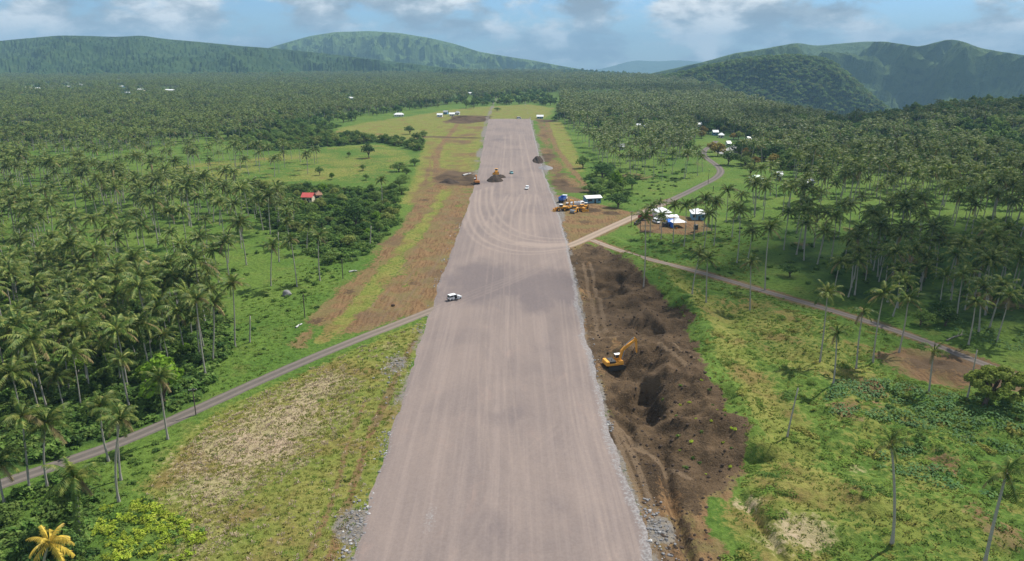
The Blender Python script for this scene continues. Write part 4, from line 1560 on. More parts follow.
def hero_palm(cpx, cpy, bpx, bpy_, label, style='full', size=1.0, r0=0.21, fr=None):
    x, y = G(bpx, bpy_)
    z = height1(x, y)
    if abs(z) > .3:
        x, y = G(bpx, bpy_, z)
        z = height1(x, y)
    lo, hi = 1.0, 40.0
    for _ in range(30):
        mid = (lo + hi) / 2
        if P(x, y, z + mid)[1] > cpy:
            lo = mid
        else:
            hi = mid
    h = lo
    lean = (cpx - P(x, y, z + h)[0]) * (y * CP + (CAMZ - z - h) * SP) / FPX
    o = empty('coconut_palm', (x, y, z))
    rg = random.Random(int(cpx * 31 + cpy))
    ly = (rg.random() - .5) * h * .05
    bow = (rg.random() - .5) * h * .05
    trunk_mb(h, (lean, ly), r0, r0 * .62, 7, 10, bow).build('trunk', 'bark_palm', o, True)
    c = link('crown', HEART, o, (lean, ly, h))
    link('spear_leaf', SPEAR, c)
    nf = {'full': 20, 'thin': 13, 'ragged': 10, 'yellow': 14}[style]
    for i in range(nf):
        f = i / (nf - 1)
        if style == 'thin':
            f = f ** 0.8
        k_ = min(6, int(f * 7)) if rg.random() > .2 else 7
        mi = 2 if style == 'yellow' else (1 if f > .9 else 0)
        s = size * (0.84 + .3 * rg.random()) * (0.85 if f < .1 else 1)
        link('frond', FRONDS[k_][mi], c, None, ((rg.random() - .5) * .25, (rg.random() - .5) * .2, i * 2.39996 + rg.random() * .5), (s, s * (0.9 + .2 * rg.random()), s))
    if 'vine covered' in label:
        g_ = np.random.default_rng(5)
        lob = [(lean * (q / 8) ** 1.5, ly * (q / 8) ** 1.5, h * .9 * q / 8 + .3, .95 - .05 * q, .95 - .05 * q, h * .1) for q in range(8)]
        V, F = leaf_cloud(g_, lob, 1300, .2)
        link('climbing_vine', mesh_np('climbing_vine', V, F, 'tree_leaf'), o)
    tag(o, label, 'palm tree', PALM_GROUP)
    return x, y


HEROES = [
    (891, 443, 893, 538, 'tall palm with a ragged dark crown on the right foreground slope', 'ragged', .72, .24),
    (1008, 474, 984, 566, 'leaning palm cut by the right edge at the bottom corner', 'ragged', .9, .26),
    (837, 333, 833, 386, 'short pale crowned palm standing left of the pair below the track', 'thin', .72),
    (863, 311, 856, 370, 'pale yellow tipped palm right of the short pale crowned palm', 'thin', .75),
    (934, 352, 929, 392, 'thin crowned palm beside the bare clearing on the right', 'thin', .7),
    (751, 262, 750, 309, 'single palm on the grass slope just below the track', 'full', .9),
    (708, 259, 706, 304, 'right palm of the close pair on the grass slope below the track', 'full', .9),
    (700, 254, 692, 296, 'left palm of the close pair on the grass slope below the track', 'full', .85),
    (828, 294, 820, 361, 'tall palm crossing the track in front of the right hand grove', 'full', 1.0),
    (884, 294, 873, 362, 'tall slender palm on the near verge of the track', 'full', 1.0),
    (908, 299, 899, 352, 'tall palm right of the slender one on the near verge of the track', 'full', .95),
    (645, 216, 644, 278, 'tall lone palm on the grass bank beside the dug earth', 'full', .9),
    (975, 302, 968, 346, 'palm in front of the fallen trunk on the right', 'full', 1.0),
    (160, 377, 168, 440, 'yellow fringed palm beside the bright green tree by the left road', 'full', .82),
    (121, 359, 130, 409, 'palm with drooping brown fronds left of the bright green tree', 'full', .8),
    (100, 406, 109, 462, 'slim palm just above the left road, trunk ending on the verge', 'full', .8),
    (117, 414, 121, 480, 'taller palm crossing the left road with a straight trunk', 'full', .85),
    (121, 418, 119, 502, 'palm with a strongly bent trunk below the left road', 'thin', .8),
    (45, 424, 48, 488, 'palm with a full crown standing against the left road', 'full', 1.0),
    (21, 418, 30, 492, 'palm left of the full crowned one standing against the left road', 'full', 1.0),
    (75, 477, 82, 545, 'palm with a thick vine covered trunk in the lower left bushes', 'full', 1.0, .28),
    (50, 541, 44, 600, 'yellow fronded palm at the bottom left corner', 'yellow', .75),
    (196, 300, 206, 377, 'tall palm with a leaning trunk at the right end of the dense left grove', 'full', .95),
    (214, 303, 213, 362, 'tall palm beside the leaning one at the right end of the dense left grove', 'full', .95),
    (233, 283, 235, 347, 'tall straight palm on the open grass right of the dense left grove', 'full', .95),
    (-2, 462, 5, 505, 'palm cut by the left edge just below the road', 'full', 1.0),
    (272, 246, 271, 286, 'palm on the green slope left of the grey boulder', 'full', .9),
    (291, 240, 297, 287, 'bent palm on the green slope above the grey boulder', 'full', .9),
    (318, 236, 320, 281, 'palm at the edge of the left earth bank beside two posts', 'full', .85),
    (309, 224, 307, 252, 'palm among the shrubs below the red roofed house', 'full', .85),
    (287, 222, 289, 248, 'palm left of the one among the shrubs below the red roof', 'full', .85),
    (381, 180, 382, 209, 'single palm rising from the hedge beside the left earth strip', 'full', .85),
    (660, 203, 660, 229, 'leftmost palm in front of the tent', 'full', .85),
    (686, 205, 684, 246, 'palm in front of the right end of the tent', 'full', .9),
    (651, 207, 650, 237, 'palm left of the tent, standing before the maroon truck', 'full', .85),
    (674, 205, 673, 242, 'palm directly in front of the white tent', 'full', .85),
    (696, 203, 694, 240, 'palm before the gap between tent and blue walled house', 'full', .9),
    (705, 198, 703, 236, 'palm in front of the blue walled house', 'full', .95),
    (716, 202, 714, 245, 'palm right of the blue walled house', 'full', .95),
    (728, 190, 726, 222, 'large crowned palm on the edge of the right hand meadow', 'full', 1.1),
    (740, 210, 737, 262, 'palm on the left edge of the shaded right hand grove', 'full', 1.0),
    (770, 228, 765, 290, 'tall palm just above the track left of the shaded grove', 'full', 1.0),
]
HERO_XY = []
for q in HEROES:
    HERO_XY.append(hero_palm(*q))


def stump(tpx, tpy, bpx, bpy_, label, r=.17, name='dead_palm_trunk', cat='dead trunk'):
    x, y = G(bpx, bpy_)
    z = height1(x, y)
    lo, hi = .5, 30
    for _ in range(30):
        mid = (lo + hi) / 2
        if P(x, y, z + mid)[1] > tpy:
            lo = mid
        else:
            hi = mid
    lean = (tpx - P(x, y, z + lo)[0]) * (y * CP + (CAMZ - z) * SP) / FPX
    o = empty(name, (x, y, z))
    trunk_mb(lo, (lean, 0), r, r * .7, 7, 7, .12).build('trunk', 'bark_palm', o, True)
    mb = MB()
    for i in range(5):
        a = i * 1.3
        mb.cyl((lean + math.cos(a) * r * .4, math.sin(a) * r * .4, lo - .15), (lean + math.cos(a) * r * .5, math.sin(a) * r * .5, lo + .12 + .1 * (i % 3)), r * .22, r * .05, 4)
    mb.build('broken_top', 'deadwood', o)
    tag(o, label, cat)


stump(798, 388, 786, 446, 'leaning bare palm trunk without a crown on the right slope')
stump(977, 350, 966, 404, 'bare palm trunk left of the round tree on the right')
stump(250, 316, 250, 344, 'short bare palm trunk on the open grass above the left road', .2)
stump(371, 226, 370, 246, 'short trunk with a bleached top at the corner of the left earth bank', .25)
stump(258, 94, 258, 106, 'bleached dead palm poking out of the far left plantation', .5)
stump(278, 232, 279, 262, 'bare trunk between two palms on the green slope', .2)


def where(zone, x, y):
    px, py = P(x, y, 0)
    if zone == 'P0':
        if float(line_d(np.array([x]), np.array([y]), ROAD_L)[0]) < 24:
            return 'coconut palm in the front row of the dense left grove, facing the road'
        return ('coconut palm in the dense near left grove, close to the left picture edge' if px < 55 else
                'coconut palm at the right end of the dense left grove, beside open grass' if px > 168 else
                'coconut palm in the middle of the dense near left grove' if py > 315 else 'coconut palm at the back of the dense near left grove')
    if zone == 'P1':
        return ('coconut palm in the open left grove, close to the left picture edge' if px < 60 else
                'coconut palm in the open left grove, around its bare brown patch' if px < 150 else
                'coconut palm in the open left grove, midway to the red roofed house' if px < 225 else
                'coconut palm at the right end of the open left grove, below the red roof')
    if zone == 'P7':
        return ('coconut palm at the left side of the shaded right hand grove' if px < 830 else
                'coconut palm in the front row of the shaded right grove, near the track' if py > 290 else
                'coconut palm in the middle of the shaded right hand grove' if px < 940 else
                'coconut palm in the shaded right grove, close to the right picture edge')
    if zone == 'T2':
        return ('leafy tree left of or below the red roofed house' if px < 320 else
                'leafy tree right of the red roofed house, among taller trees' if px < 365 else
                'leafy tree between the red roofed house and the left earth strip')
    return None


# ------------------------------------------------------------------ scattered palms
def pz(pts):
    return poly(pts)


PALMZ = [
    (pz([(-110, 290), (0, 280), (60, 272), (150, 284), (205, 305), (222, 330), (205, 352), (185, 368), (120, 392), (70, 420), (0, 450), (-140, 470)]), 6.6, (0.62, 1.02), 'coconut palm in the dense near left grove above the road'),
    (pz([(-160, 208), (100, 202), (250, 208), (296, 218), (300, 246), (258, 258), (240, 284), (205, 300), (150, 282), (60, 268), (-160, 286)]), 8.6, (0.85, 1.15), 'coconut palm in the open left grove with grass between the trunks'),
    (pz([(-220, 172), (0, 172), (120, 182), (225, 192), (290, 204), (250, 206), (-220, 206)]), 9.4, (0.85, 1.15), 'coconut palm in the left plantation just below the pasture'),
    (pz([(-60, 158), (60, 150), (240, 152), (330, 160), (300, 180), (60, 180), (-60, 178)]), 17, (0.8, 1.0), 'scattered coconut palm on the left pasture'),
    (pz([(-420, 172), (-60, 160), (30, 154), (120, 150), (240, 142), (330, 120), (420, 109), (470, 101), (560, 92), (560, 73), (300, 70), (-420, 70)]), 8.0, (0.85, 1.1), 'coconut palm in the far left plantation'),
    (pz([(560, 108), (556, 122), (590, 152), (640, 160), (690, 158), (700, 128), (760, 140), (880, 130), (820, 112), (760, 96), (690, 80), (560, 76)]), 8.0, (0.85, 1.1), 'coconut palm in the dark plantation right of the runway end'),
    (pz([(585, 150), (600, 168), (640, 182), (690, 180), (706, 172), (695, 156), (640, 155)]), 11.5, (0.85, 1.05), 'coconut palm in the sunlit grove left of the paved road'),
    (pz([(748, 200), (765, 248), (835, 296), (900, 312), (985, 330), (1180, 355), (1300, 250), (1150, 172), (900, 168), (790, 172), (800, 186)]), 8.8, (0.95, 1.2), 'coconut palm in the shaded right hand grove'),
    (pz([(735, 176), (790, 172), (1300, 180), (1300, 130), (900, 126), (770, 144), (740, 160)]), 12.5, (0.85, 1.1), 'coconut palm beyond the shaded right hand grove'),
    (pz([(648, 236), (700, 252), (752, 262), (742, 215), (700, 222), (690, 236)]), 13, (0.85, 1.0), 'coconut palm on the grass in front of the tent'),
    (pz([(840, 305), (960, 345), (1100, 385), (1180, 360), (985, 332), (900, 314)]), 11, (0.9, 1.2), 'coconut palm beside the farm track on the right'),
]
allp = []
for zi, (pl_, sp, sr, lab) in enumerate(PALMZ):
    q = sample(pl_, sp, grow=900, seed=300 + zi)
    ok = allowed(q, pasture=(zi != 3), road=6.5)
    q = q[ok]
    if zi == 1:
        q = q[~inside(q[:, 0], q[:, 1], GAPL)]
    dens = fbm(q[:, 0] / 38, q[:, 1] / 38, 400 + zi, 3)
    keep = RNG.random(len(q)) < np.clip(0.12 + 2.6 * (dens - 0.30), 0.10, 1.0) if zi not in (0, 3) else RNG.random(len(q)) < 0.93
    q = q[keep]
    s = np.clip(RNG.normal((sr[0] + sr[1]) / 2, (sr[1] - sr[0]) * .42, len(q)), sr[0] * .7, sr[1] * 1.15)
    allp.append(np.c_[q, s, np.full(len(q), zi)])
allp = np.concatenate(allp)
hx = np.array(HERO_XY)
dmin = np.min(np.hypot(allp[:, 0, None] - hx[None, :, 0], allp[:, 1, None] - hx[None, :, 1]), axis=1)
allp = allp[dmin > 4.0]
ppx, _ = P(allp[:, 0], allp[:, 1], 0)
allp = allp[(ppx > -160) & (ppx < 1190)]
order = np.argsort(allp[:, 1])
allp = allp[order]
ppx, ppy = P(allp[:, 0], allp[:, 1], 10.0)
infr = (ppx > 2) & (ppx < 1022) & (ppy < 559)
near = np.zeros(len(allp), bool)
near[np.where(infr)[0][:300 - len(HEROES)]] = True
allz = height(allp[:, 0], allp[:, 1])
for (x_, y_, s_, zi), z_ in zip(allp[near], allz[near]):
    i = random.randrange(6)
    tm, cm, hh, ln = PALMS[i]
    o = empty('coconut_palm', (x_, y_, z_), random.random() * 6.283, s_)
    link('trunk', tm, o)
    link('crown', cm, o, (ln[0], ln[1], hh), (random.uniform(-.12, .12), random.uniform(-.12, .12), random.random() * 6.28), 1.22 if zi == 0 else 1.0)
    tag(o, where('P%d' % zi, x_, y_) or PALMZ[int(zi)][3], 'palm tree', PALM_GROUP)
rest = allp[~near]
rz_ = allz[~near]
d_ = rest[:, 1]
far = d_ > 520
n_ = far.sum()
big = 1.0 * np.clip((rest[far][:, 1] / 900) ** 0.25, 1, 1.35)
scatter('distant_palm_plantation', PALM_FAR, np.c_[rest[far][:, :2], rz_[far] - .2], RNG.uniform(0, 6.28, n_), (rest[far][:, 2] * big)[:, None] * np.array([1.05, 1.05, 0.92]), RNG.integers(0, 4, n_),
        'distant coconut plantation covering the plain on both sides of the runway', 'palm plantation', tilt=RNG.normal(0, .05, (n_, 2)))
n_ = (~far).sum()
scatter('palm_grove', PALM_JOIN, np.c_[rest[~far][:, :2], rz_[~far] - .1], RNG.uniform(0, 6.28, n_), np.repeat(rest[~far][:, 2][:, None], 3, 1), RNG.integers(0, 6, n_),
        'groves of coconut palms in the middle distance on both sides', 'palm grove', tilt=RNG.normal(0, .05, (n_, 2)))
print('palms', len(allp), 'far', far.sum())


# ------------------------------------------------------------------ broadleaf trees
def tree(px, py, kind, s, label, sx=1.0, sz=1.0, name='broadleaf_tree', cat='tree', group=None):
    x, y = G(px, py)
    o = empty(name, (x, y, height1(x, y)), random.random() * 6.28)
    o.scale = (s * sx, s * sx, s * sz)
    a, b = TREE_KINDS[kind]
    link('trunk', a, o)
    link('crown', b, o)
    tag(o, label, cat, group)
    return o


# the round tree on the right with clumped crown
def clump_tree(px, py, label):
    x, y = G(px, py)
    z = height1(x, y)
    o = empty('clumped_tree', (x, y, z), 0.0, 1.15)
    rg = np.random.default_rng(77)
    lobes, tips = [], []
    for i in range(34):
        a = i * 2.4
        q = math.sqrt((i + .5) / 34)
        rr = 4.6 * q
        zz_ = 7.2 - 2.9 * q ** 2 + rg.normal() * .35
        if i % 3 == 2:
            zz_ -= 1.3
        lobes.append((1.2 + math.cos(a) * rr * 1.15, math.sin(a) * rr, zz_, 1.05, 1.05, .75))
        tips.append((1.2 + math.cos(a) * rr * 1.15, math.sin(a) * rr, zz_ - .3))
    V, F = leaf_cloud(rg, lobes, 6500, .27, shell=.6)
    link('crown', mesh_np('crown', V, F, 'tree_leaf_clump'), o)
    mb = MB()
    mb.tube([(-.6, 0, -.4), (-.3, 0, 1.4), (.5, .1, 3.0)], [.5, .36, .3], 8)
    for q in tips[::3]:
        mb.tube([(.4, .1, 2.8), (.5 + (q[0] - .5) * .45, q[1] * .45, 4.2), q], [.2, .13, .04], 5)
    mb.build('trunk', 'bark', o, True)
    tag(o, label, 'tree')


leaf('tree_leaf_clump', (0.145, 0.195, 0.036), (0.165, 0.215, 0.040), (0.22, 0.25, 0.06), 0.36, 0.7, 0.06)
clump_tree(986, 411, 'round spreading tree with clumped light green crown at the right edge')

TREES = [
    (164, 407, 'bright', 1.38, 'bright yellow green tree beside the left road', 1.0, 1.05),
    (62, 392, 'olive', .62, 'small olive tree inside the dense left grove', 1, 1),
    (72, 372, 'bright', .55, 'small bright green tree inside the dense left grove', 1, 1),
    (356, 226, 'dark', 1.25, 'large dark round tree beside the left earth strip', 1.2, .95),
    (261, 196, 'olive', 1.2, 'broad olive green tree left of the red roofed house', 1, 1),
    (331, 262, 'round', .62, 'low leafy tree at the top of the left earth bank', 1.4, .7),
    (369, 158, 'dark', 1.15, 'dark round tree standing alone in the left pasture', 1, 1),
    (349, 157, 'round', .45, 'very small round tree left of the lone dark pasture tree', 1, 1),
    (363, 171, 'round', .6, 'small tree at the top of the pasture hedge line', 1, .8),
    (366, 180, 'round', .5, 'small tree in the middle of the pasture hedge line', 1, .8),
    (399, 172, 'wide', 1.0, 'spreading tree at the lower right corner of the pasture', 1.1, .8),
    (404, 182, 'wide', .8, 'low tree just below the pasture corner tree', 1.1, .8),
    (320, 176, 'dark', .6, 'small dark tree on the lower edge of the pasture', 1, 1),
    (332, 180, 'bright', .55, 'bright green small tree on the lower edge of the pasture', 1, 1),
    (410, 134, 'dark', 1.0, 'dark tree with a palm beside it above the pasture', 1.2, .9),
    (421, 108, 'dark', 1.4, 'dark tree at the edge of the far plantation left of the runway end', 1, 1),
    (466, 108, 'round', 1.5, 'left one of two rounded trees beyond the runway end', 1.1, 1),
    (474, 108, 'tall', 1.2, 'right one of two rounded trees beyond the runway end', 1, 1),
    (500, 104, 'round', 1.0, 'small tree on the meadow beyond the runway end', 1, 1),
    (497, 111, 'round', .9, 'low bush like tree on the near edge of the meadow beyond the runway', 1.4, .6),
    (583, 168, 'round', 1.0, 'dense round tree on the grass right of the runway', 1.2, .95),
    (602, 178, 'dark', 1.2, 'large dark tree above the machine yard', 1.3, .9),
    (616, 190, 'bright', 1.25, 'bright yellow green tree above the machine yard', .85, 1.1),
    (618, 207, 'dark', 1.0, 'dark bushy tree beside the paved road at the machine yard', 1.3, .8),
    (590, 192, 'round', .7, 'low leafy tree behind the open shed', 1.4, .7),
    (718, 156, 'orange', 1.6, 'orange tinted tree at the bend of the paved road', 1, .9),
    (728, 165, 'round', 1.3, 'green tree just right of the paved road bend', 1.2, .9),
    (712, 152, 'orange', 1.1, 'smaller orange tinted tree behind the road bend', 1, 1),
    (750, 176, 'olive', 1.1, 'pale green tree left of the pale green roofed house', 1, .9),
    (740, 155, 'dark', 1.6, 'dark broad tree in the village above the road', 1.4, .8),
    (762, 158, 'dark', 1.6, 'second dark broad tree in the village, right of the first', 1.4, .8),
    (780, 160, 'dark', 1.5, 'dark tree at the right end of the village trees', 1.4, .8),
    (766, 150, 'olive', 1.2, 'pale olive tree behind the dark village trees', 1, 1),
    (944, 136, 'dark', 1.9, 'large rounded tree on the crest of the wooded rise', 1.2, 1.0),
    (853, 252, 'round', .5, 'small green tree inside the shaded right hand grove', 1.2, .9),
    (1000, 250, 'dark', .9, 'dark low tree at the right edge behind the palms', 1.2, .8),
    (790, 276, 'dark', .6, 'small dark tree above the track beside the palms', 1.3, .8),
    (920, 325, 'round', .6, 'small round tree above the track on the right', 1.2, .9),
    (945, 326, 'dark', .6, 'small dark tree left of the fallen trunk', 1.3, .9),
]
for q in TREES:
    tree(*q[:5], sx=q[5], sz=q[6])

TREEZ = [
    (pz([(238, 150), (330, 153), (425, 153), (432, 134), (300, 124), (232, 136)]), 8.5, ('round', 'wide', 'light', 'tall', 'light', 'olive'), 'tree in the wooded belt behind the left pasture', (0.6, 1.0)),
    (pz([(378, 150), (424, 150), (418, 185), (404, 200), (396, 190), (408, 170)]), 8, ('round', 'wide', 'round', 'dark'), 'shrubby tree in the hedge between pasture and left earth strip', (0.45, 0.8)),
    (pz([(238, 188), (330, 188), (402, 192), (396, 222), (358, 250), (320, 250), (290, 240), (255, 215)]), 7.5, ('round', 'wide', 'dark', 'olive', 'olive', 'bright', 'light', 'light', 'light'), 'leafy tree around the red roofed house', (0.35, 0.75)),
    (pz([(600, 166), (640, 180), (628, 200), (590, 198), (585, 184)]), 9, ('round', 'wide', 'dark', 'round'), 'leafy tree between machine yard and paved road', (0.4, 0.75)),
    (pz([(690, 134), (820, 146), (830, 166), (790, 172), (735, 165), (718, 150)]), 14, ('round', 'wide', 'dark', 'olive', 'orange'), 'tree in the village above the paved road', (0.8, 1.2)),
    (pz([(770, 205), (1150, 230), (1150, 320), (980, 330), (840, 296)]), 16, ('round', 'dark', 'wide'), 'understorey tree below the palms of the shaded right hand grove', (0.3, 0.55)),
    (pz([(-120, 300), (60, 275), (150, 288), (215, 315), (205, 372), (110, 410), (0, 450), (-140, 470)]), 9, ('round', 'dark', 'wide', 'bright'), 'understorey tree below the palms of the dense left grove', (0.3, 0.55)),
    (pz([(-60, 540), (50, 506), (72, 512), (80, 545), (70, 590), (-80, 620)]), 6.5, ('dark', 'round', 'dark'), 'dense dark tree in the lower left bushes', (0.4, 0.6)),
]
cand = []
for zi, (pl_, sp, kinds, lab, sr) in enumerate(TREEZ):
    q = sample(pl_, sp, seed=500 + zi)
    q = q[allowed(q, road=5)]
    q = q[RNG.random(len(q)) < 0.85]
    z_ = height(q[:, 0], q[:, 1])
    for (x_, y_), zz_ in zip(q, z_):
        px_, py_ = P(x_, y_, zz_ + 3)
        seen = 0 < px_ < 1024 and py_ < 561
        s_ = random.uniform(*sr)
        cand.append((-s_ / y_ if seen else 1.0, x_, y_, zz_, s_, random.choice(kinds), zi))
cand.sort()
KN = list(TREE_KINDS)
restt = []
for i, (_, x_, y_, zz_, s_, kd, zi) in enumerate(cand):
    sc3 = (s_ * random.uniform(.95, 1.3), s_ * random.uniform(.95, 1.3), s_ * random.uniform(.8, 1.05))
    if i < 300 - len(TREES) - 1 and _ < 0:
        a, b = TREE_KINDS[kd]
        o = empty('broadleaf_tree', (x_, y_, zz_), random.random() * 6.28)
        o.scale = sc3
        link('trunk', a, o)
        link('crown', b, o)
        lab = TREEZ[zi][3]
        tag(o, where('T%d' % zi, x_, y_) or lab, 'tree', lab.replace('tree', 'trees', 1))
    else:
        restt.append((x_, y_, zz_, *sc3, KN.index(kd)))
restt = np.array(restt)
TREE_JOIN = []
for kd in KN:
    a, b = TREE_KINDS[kd]
    TREE_JOIN.append(join_proto('tree_whole', [(a, Matrix(), [0]), (b, Matrix(), [1])], ['bark', b.materials[0].name]))
scatter('wooded_belt', TREE_JOIN, restt[:, :3], RNG.uniform(0, 6.28, len(restt)), restt[:, 3:6], restt[:, 6], 'wooded belts and thickets of broadleaf trees in the middle distance', 'woodland')

# far forest
fpts = []
for zi, (pl_, sp, prob) in enumerate([
    (pz([(700, 128), (760, 140), (870, 134), (900, 130), (1400, 165), (1400, 92), (1024, 96), (880, 112), (760, 90), (690, 78), (620, 74), (640, 90)]), 9.5, .8),
    (pz([(300, 78), (420, 80), (560, 92), (700, 84), (690, 71), (540, 69.5), (300, 69)]), 15, .8),
    (pz([(-400, 100), (0, 100), (90, 106), (100, 98), (60, 95), (-400, 92)]), 13, .7),
    (pz([(-400, 160), (240, 140), (430, 108), (560, 92), (560, 72), (-400, 72)]), 14, .55),
    (pz([(470, 107), (600, 130), (600, 112), (540, 96), (470, 98)]), 13, .5),
    (pz([(560, 120), (690, 160), (720, 128), (640, 100), (560, 100)]), 17, .6),
    (pz([(780, 172), (1300, 185), (1300, 140), (860, 136), (770, 146)]), 10.5, .75)]):
    q = sample(pl_, sp, grow=1100, seed=600 + zi)
    q = q[allowed(q, road=8)]
    fpts.append(q[RNG.random(len(q)) < prob])
q = np.concatenate(fpts)
z_ = height(q[:, 0], q[:, 1])
s_ = RNG.uniform(.7, 1.3, len(q)) * np.clip((q[:, 1] / 1100) ** .3, 1, 1.5)
scatter('far_forest', TREE_FAR, np.c_[q, z_], RNG.uniform(0, 6.28, len(q)), np.c_[s_, s_, s_ * RNG.uniform(.75, 1.1, len(q))], RNG.integers(0, 5, len(q)),
        'distant dark broadleaf forest on the plain and the wooded rise', 'forest')
print('far trees', len(q))
# forest on the near green hill and the ridge
X_, D_, Z_ = RH
v_ = RNG.random(X_.shape) < .42
v_[:, :4] = False
pts = np.c_[X_[v_], D_[v_], Z_[v_] - 2.5]
pp = P(pts[:, 0], pts[:, 1], pts[:, 2])
kk = (pp[0] > 560) & (pp[0] < 1100) & (D_[v_] < 2450)
pts = pts[kk]
pts[:, 0] += RNG.normal(0, 4, len(pts))
n_ = len(pts)
s_ = RNG.uniform(.8, 1.7, n_)
scatter('hillside_forest', TREE_HILL, pts, RNG.uniform(0, 6.28, n_), np.c_[s_, s_, s_ * .8], RNG.integers(0, 4, n_), 'forest covering the nearer green hill on the right', 'forest')
print('hill trees', n_)

# ------------------------------------------------------------------ undergrowth, grass
BUSH = [bush_mesh(1, 'bush_leaf'), bush_mesh(2, 'bush_leaf', hz=1.1), bush_mesh(3, 'tree_leaf'), bush_mesh(4, 'tree_leaf_dark')]
bp, bs = [], []
for zi, (pl_, sp, sr, pr) in enumerate([
    (UNDER[0][0], 2.3, (.8, 2.0), .85), (pz([(-160, 560), (0, 500), (70, 478), (95, 520), (100, 640), (-200, 640)]), 2.0, (.7, 1.8), .9), (UNDER[1][0], 2.4, (.35, .8), .6), (UNDER[2][0], 3.2, (.8, 2.2), .8), (UNDER[3][0], 5, (1.2, 2.6), .8),
    (SLOPEL, 5.0, (.35, .95), .5), (pz([(650, 245), (760, 290), (960, 350), (1150, 400), (1150, 300), (850, 260), (750, 215), (700, 235)]), 7, (.4, 1.3), .5),
    (pz([(575, 180), (640, 165), (700, 172), (650, 205), (600, 202)]), 5, (.5, 1.5), .5),
    (pz([(-150, 210), (300, 215), (240, 290), (60, 275), (-150, 285)]), 8, (.5, 1.3), .4),
    (pz([(385, 185), (404, 195), (345, 262), (300, 305), (290, 298), (340, 240)]), 3.0, (.4, 1.3), .6),
    (pz([(830, 395), (900, 400), (960, 430), (1020, 470), (1000, 480), (930, 450), (850, 430)]), 3.0, (.4, 1.0), .5),
]):
    q = sample(pl_, sp, seed=700 + zi)
    q = q[allowed(q, road=3.4, runway=8)]
    q = q[(RNG.random(len(q)) < pr)]
    bp.append(q)
    bs.append(RNG.uniform(sr[0], sr[1], len(q)))
q, s_ = np.concatenate(bp), np.concatenate(bs)
z_ = height(q[:, 0], q[:, 1])
scatter('undergrowth', BUSH, np.c_[q, z_ - .1], RNG.uniform(0, 6.28, len(q)), np.c_[s_, s_, s_ * RNG.uniform(.6, 1.05, len(q))], RNG.choice(4, len(q), p=[.4, .25, .25, .1]),
        'green leafy undergrowth below the palms and along the roads', 'undergrowth')
print('bushes', len(q))

q = sample(RG, 2.6, grow=150, seed=715)
q = q[allowed(q, road=3.4, runway=8)]
q = q[(RNG.random(len(q)) < (.05 + 1.5 * (fbm(q[:, 0] / 9, q[:, 1] / 9, 716, 3) - .36)) * (0.55 + .45 * (P(q[:, 0], q[:, 1], 0)[0] > 850))) & (q[:, 1] < 330)]
z_ = height(q[:, 0], q[:, 1])
s_ = RNG.uniform(.7, 2.3, len(q))
scatter('bank_vines', [bush_mesh(41, 'grass_green', 420, .12), bush_mesh(42, 'grass_lime', 420, .12), bush_mesh(43, 'bush_leaf', 420, .12), bush_mesh(44, 'grass_green', 420, .10)], np.c_[q, z_ - .25 * s_], RNG.uniform(0, 6.28, len(q)), np.c_[s_, s_, s_ * .42],
        RNG.choice(4, len(q), p=[.5, .15, .1, .25]), 'low creeping vines in hummocks over the grass bank on the right', 'vines')

q = sample(pz([(660, 400), (700, 395), (735, 440), (738, 480), (700, 490), (665, 470)]), 3.2, seed=717)
q = q[RNG.random(len(q)) < .5]
s_ = RNG.uniform(.2, .55, len(q))
scatter('earth_seedlings', [bush_mesh(45, 'vine_leaf', 90, .24), bush_mesh(46, 'bush_leaf', 90, .24)], np.c_[q, height(q[:, 0], q[:, 1]) - .05], RNG.uniform(0, 6.28, len(q)), np.c_[s_, s_, s_ * .8], RNG.integers(0, 2, len(q)),
        'small bright green plants sprouting on the dug earth', 'seedlings')

# yellow green vine thicket, lower left
q = sample(pz([(104, 508), (140, 500), (176, 512), (208, 540), (196, 550), (185, 575), (150, 610), (100, 600), (95, 535)]), 1.1, seed=720)
q = q[fbm(q[:, 0] / 3.5, q[:, 1] / 3.5, 721, 3) > .34]
z_ = height(q[:, 0], q[:, 1])
s_ = RNG.uniform(.35, 1.0, len(q))
scatter('vine_thicket', [bush_mesh(21, 'vine_leaf', 150, .2), bush_mesh(22, 'vine_leaf', 110, .22), bush_mesh(23, 'bush_leaf', 130, .2)], np.c_[q, z_], RNG.uniform(0, 6.28, len(q)), np.c_[s_, s_, s_ * .8], RNG.choice(3, len(q), p=[.42, .36, .22]),
        'yellow green vine thicket at the lower left beside the dry field', 'vines')

# broad leaved plants around the round tree
q = np.concatenate([sample(pz([(825, 388), (880, 388), (960, 402), (1030, 412), (1060, 470), (1000, 462), (940, 440), (880, 428), (830, 425)]), 1.25, seed=730),
                    sample(pz([(880, 440), (940, 460), (1000, 500), (990, 512), (930, 490), (880, 470)]), 1.3, seed=731),
                    sample(pz([(930, 330), (1080, 372), (1080, 350), (960, 322)]), 1.8, seed=732)])
q = q[(fbm(q[:, 0] / 4, q[:, 1] / 4, 733, 3) > .43) & allowed(q, road=3)]
z_ = height(q[:, 0], q[:, 1])
s_ = RNG.uniform(.6, 1.25, len(q))
scatter('broad_leaved_plants', [broad_mesh(i) for i in range(4)], np.c_[q, z_], RNG.uniform(0, 6.28, len(q)), np.c_[s_, s_, s_], RNG.integers(0, 4, len(q)),
        'low broad leaved plants around the round tree on the right', 'plants')


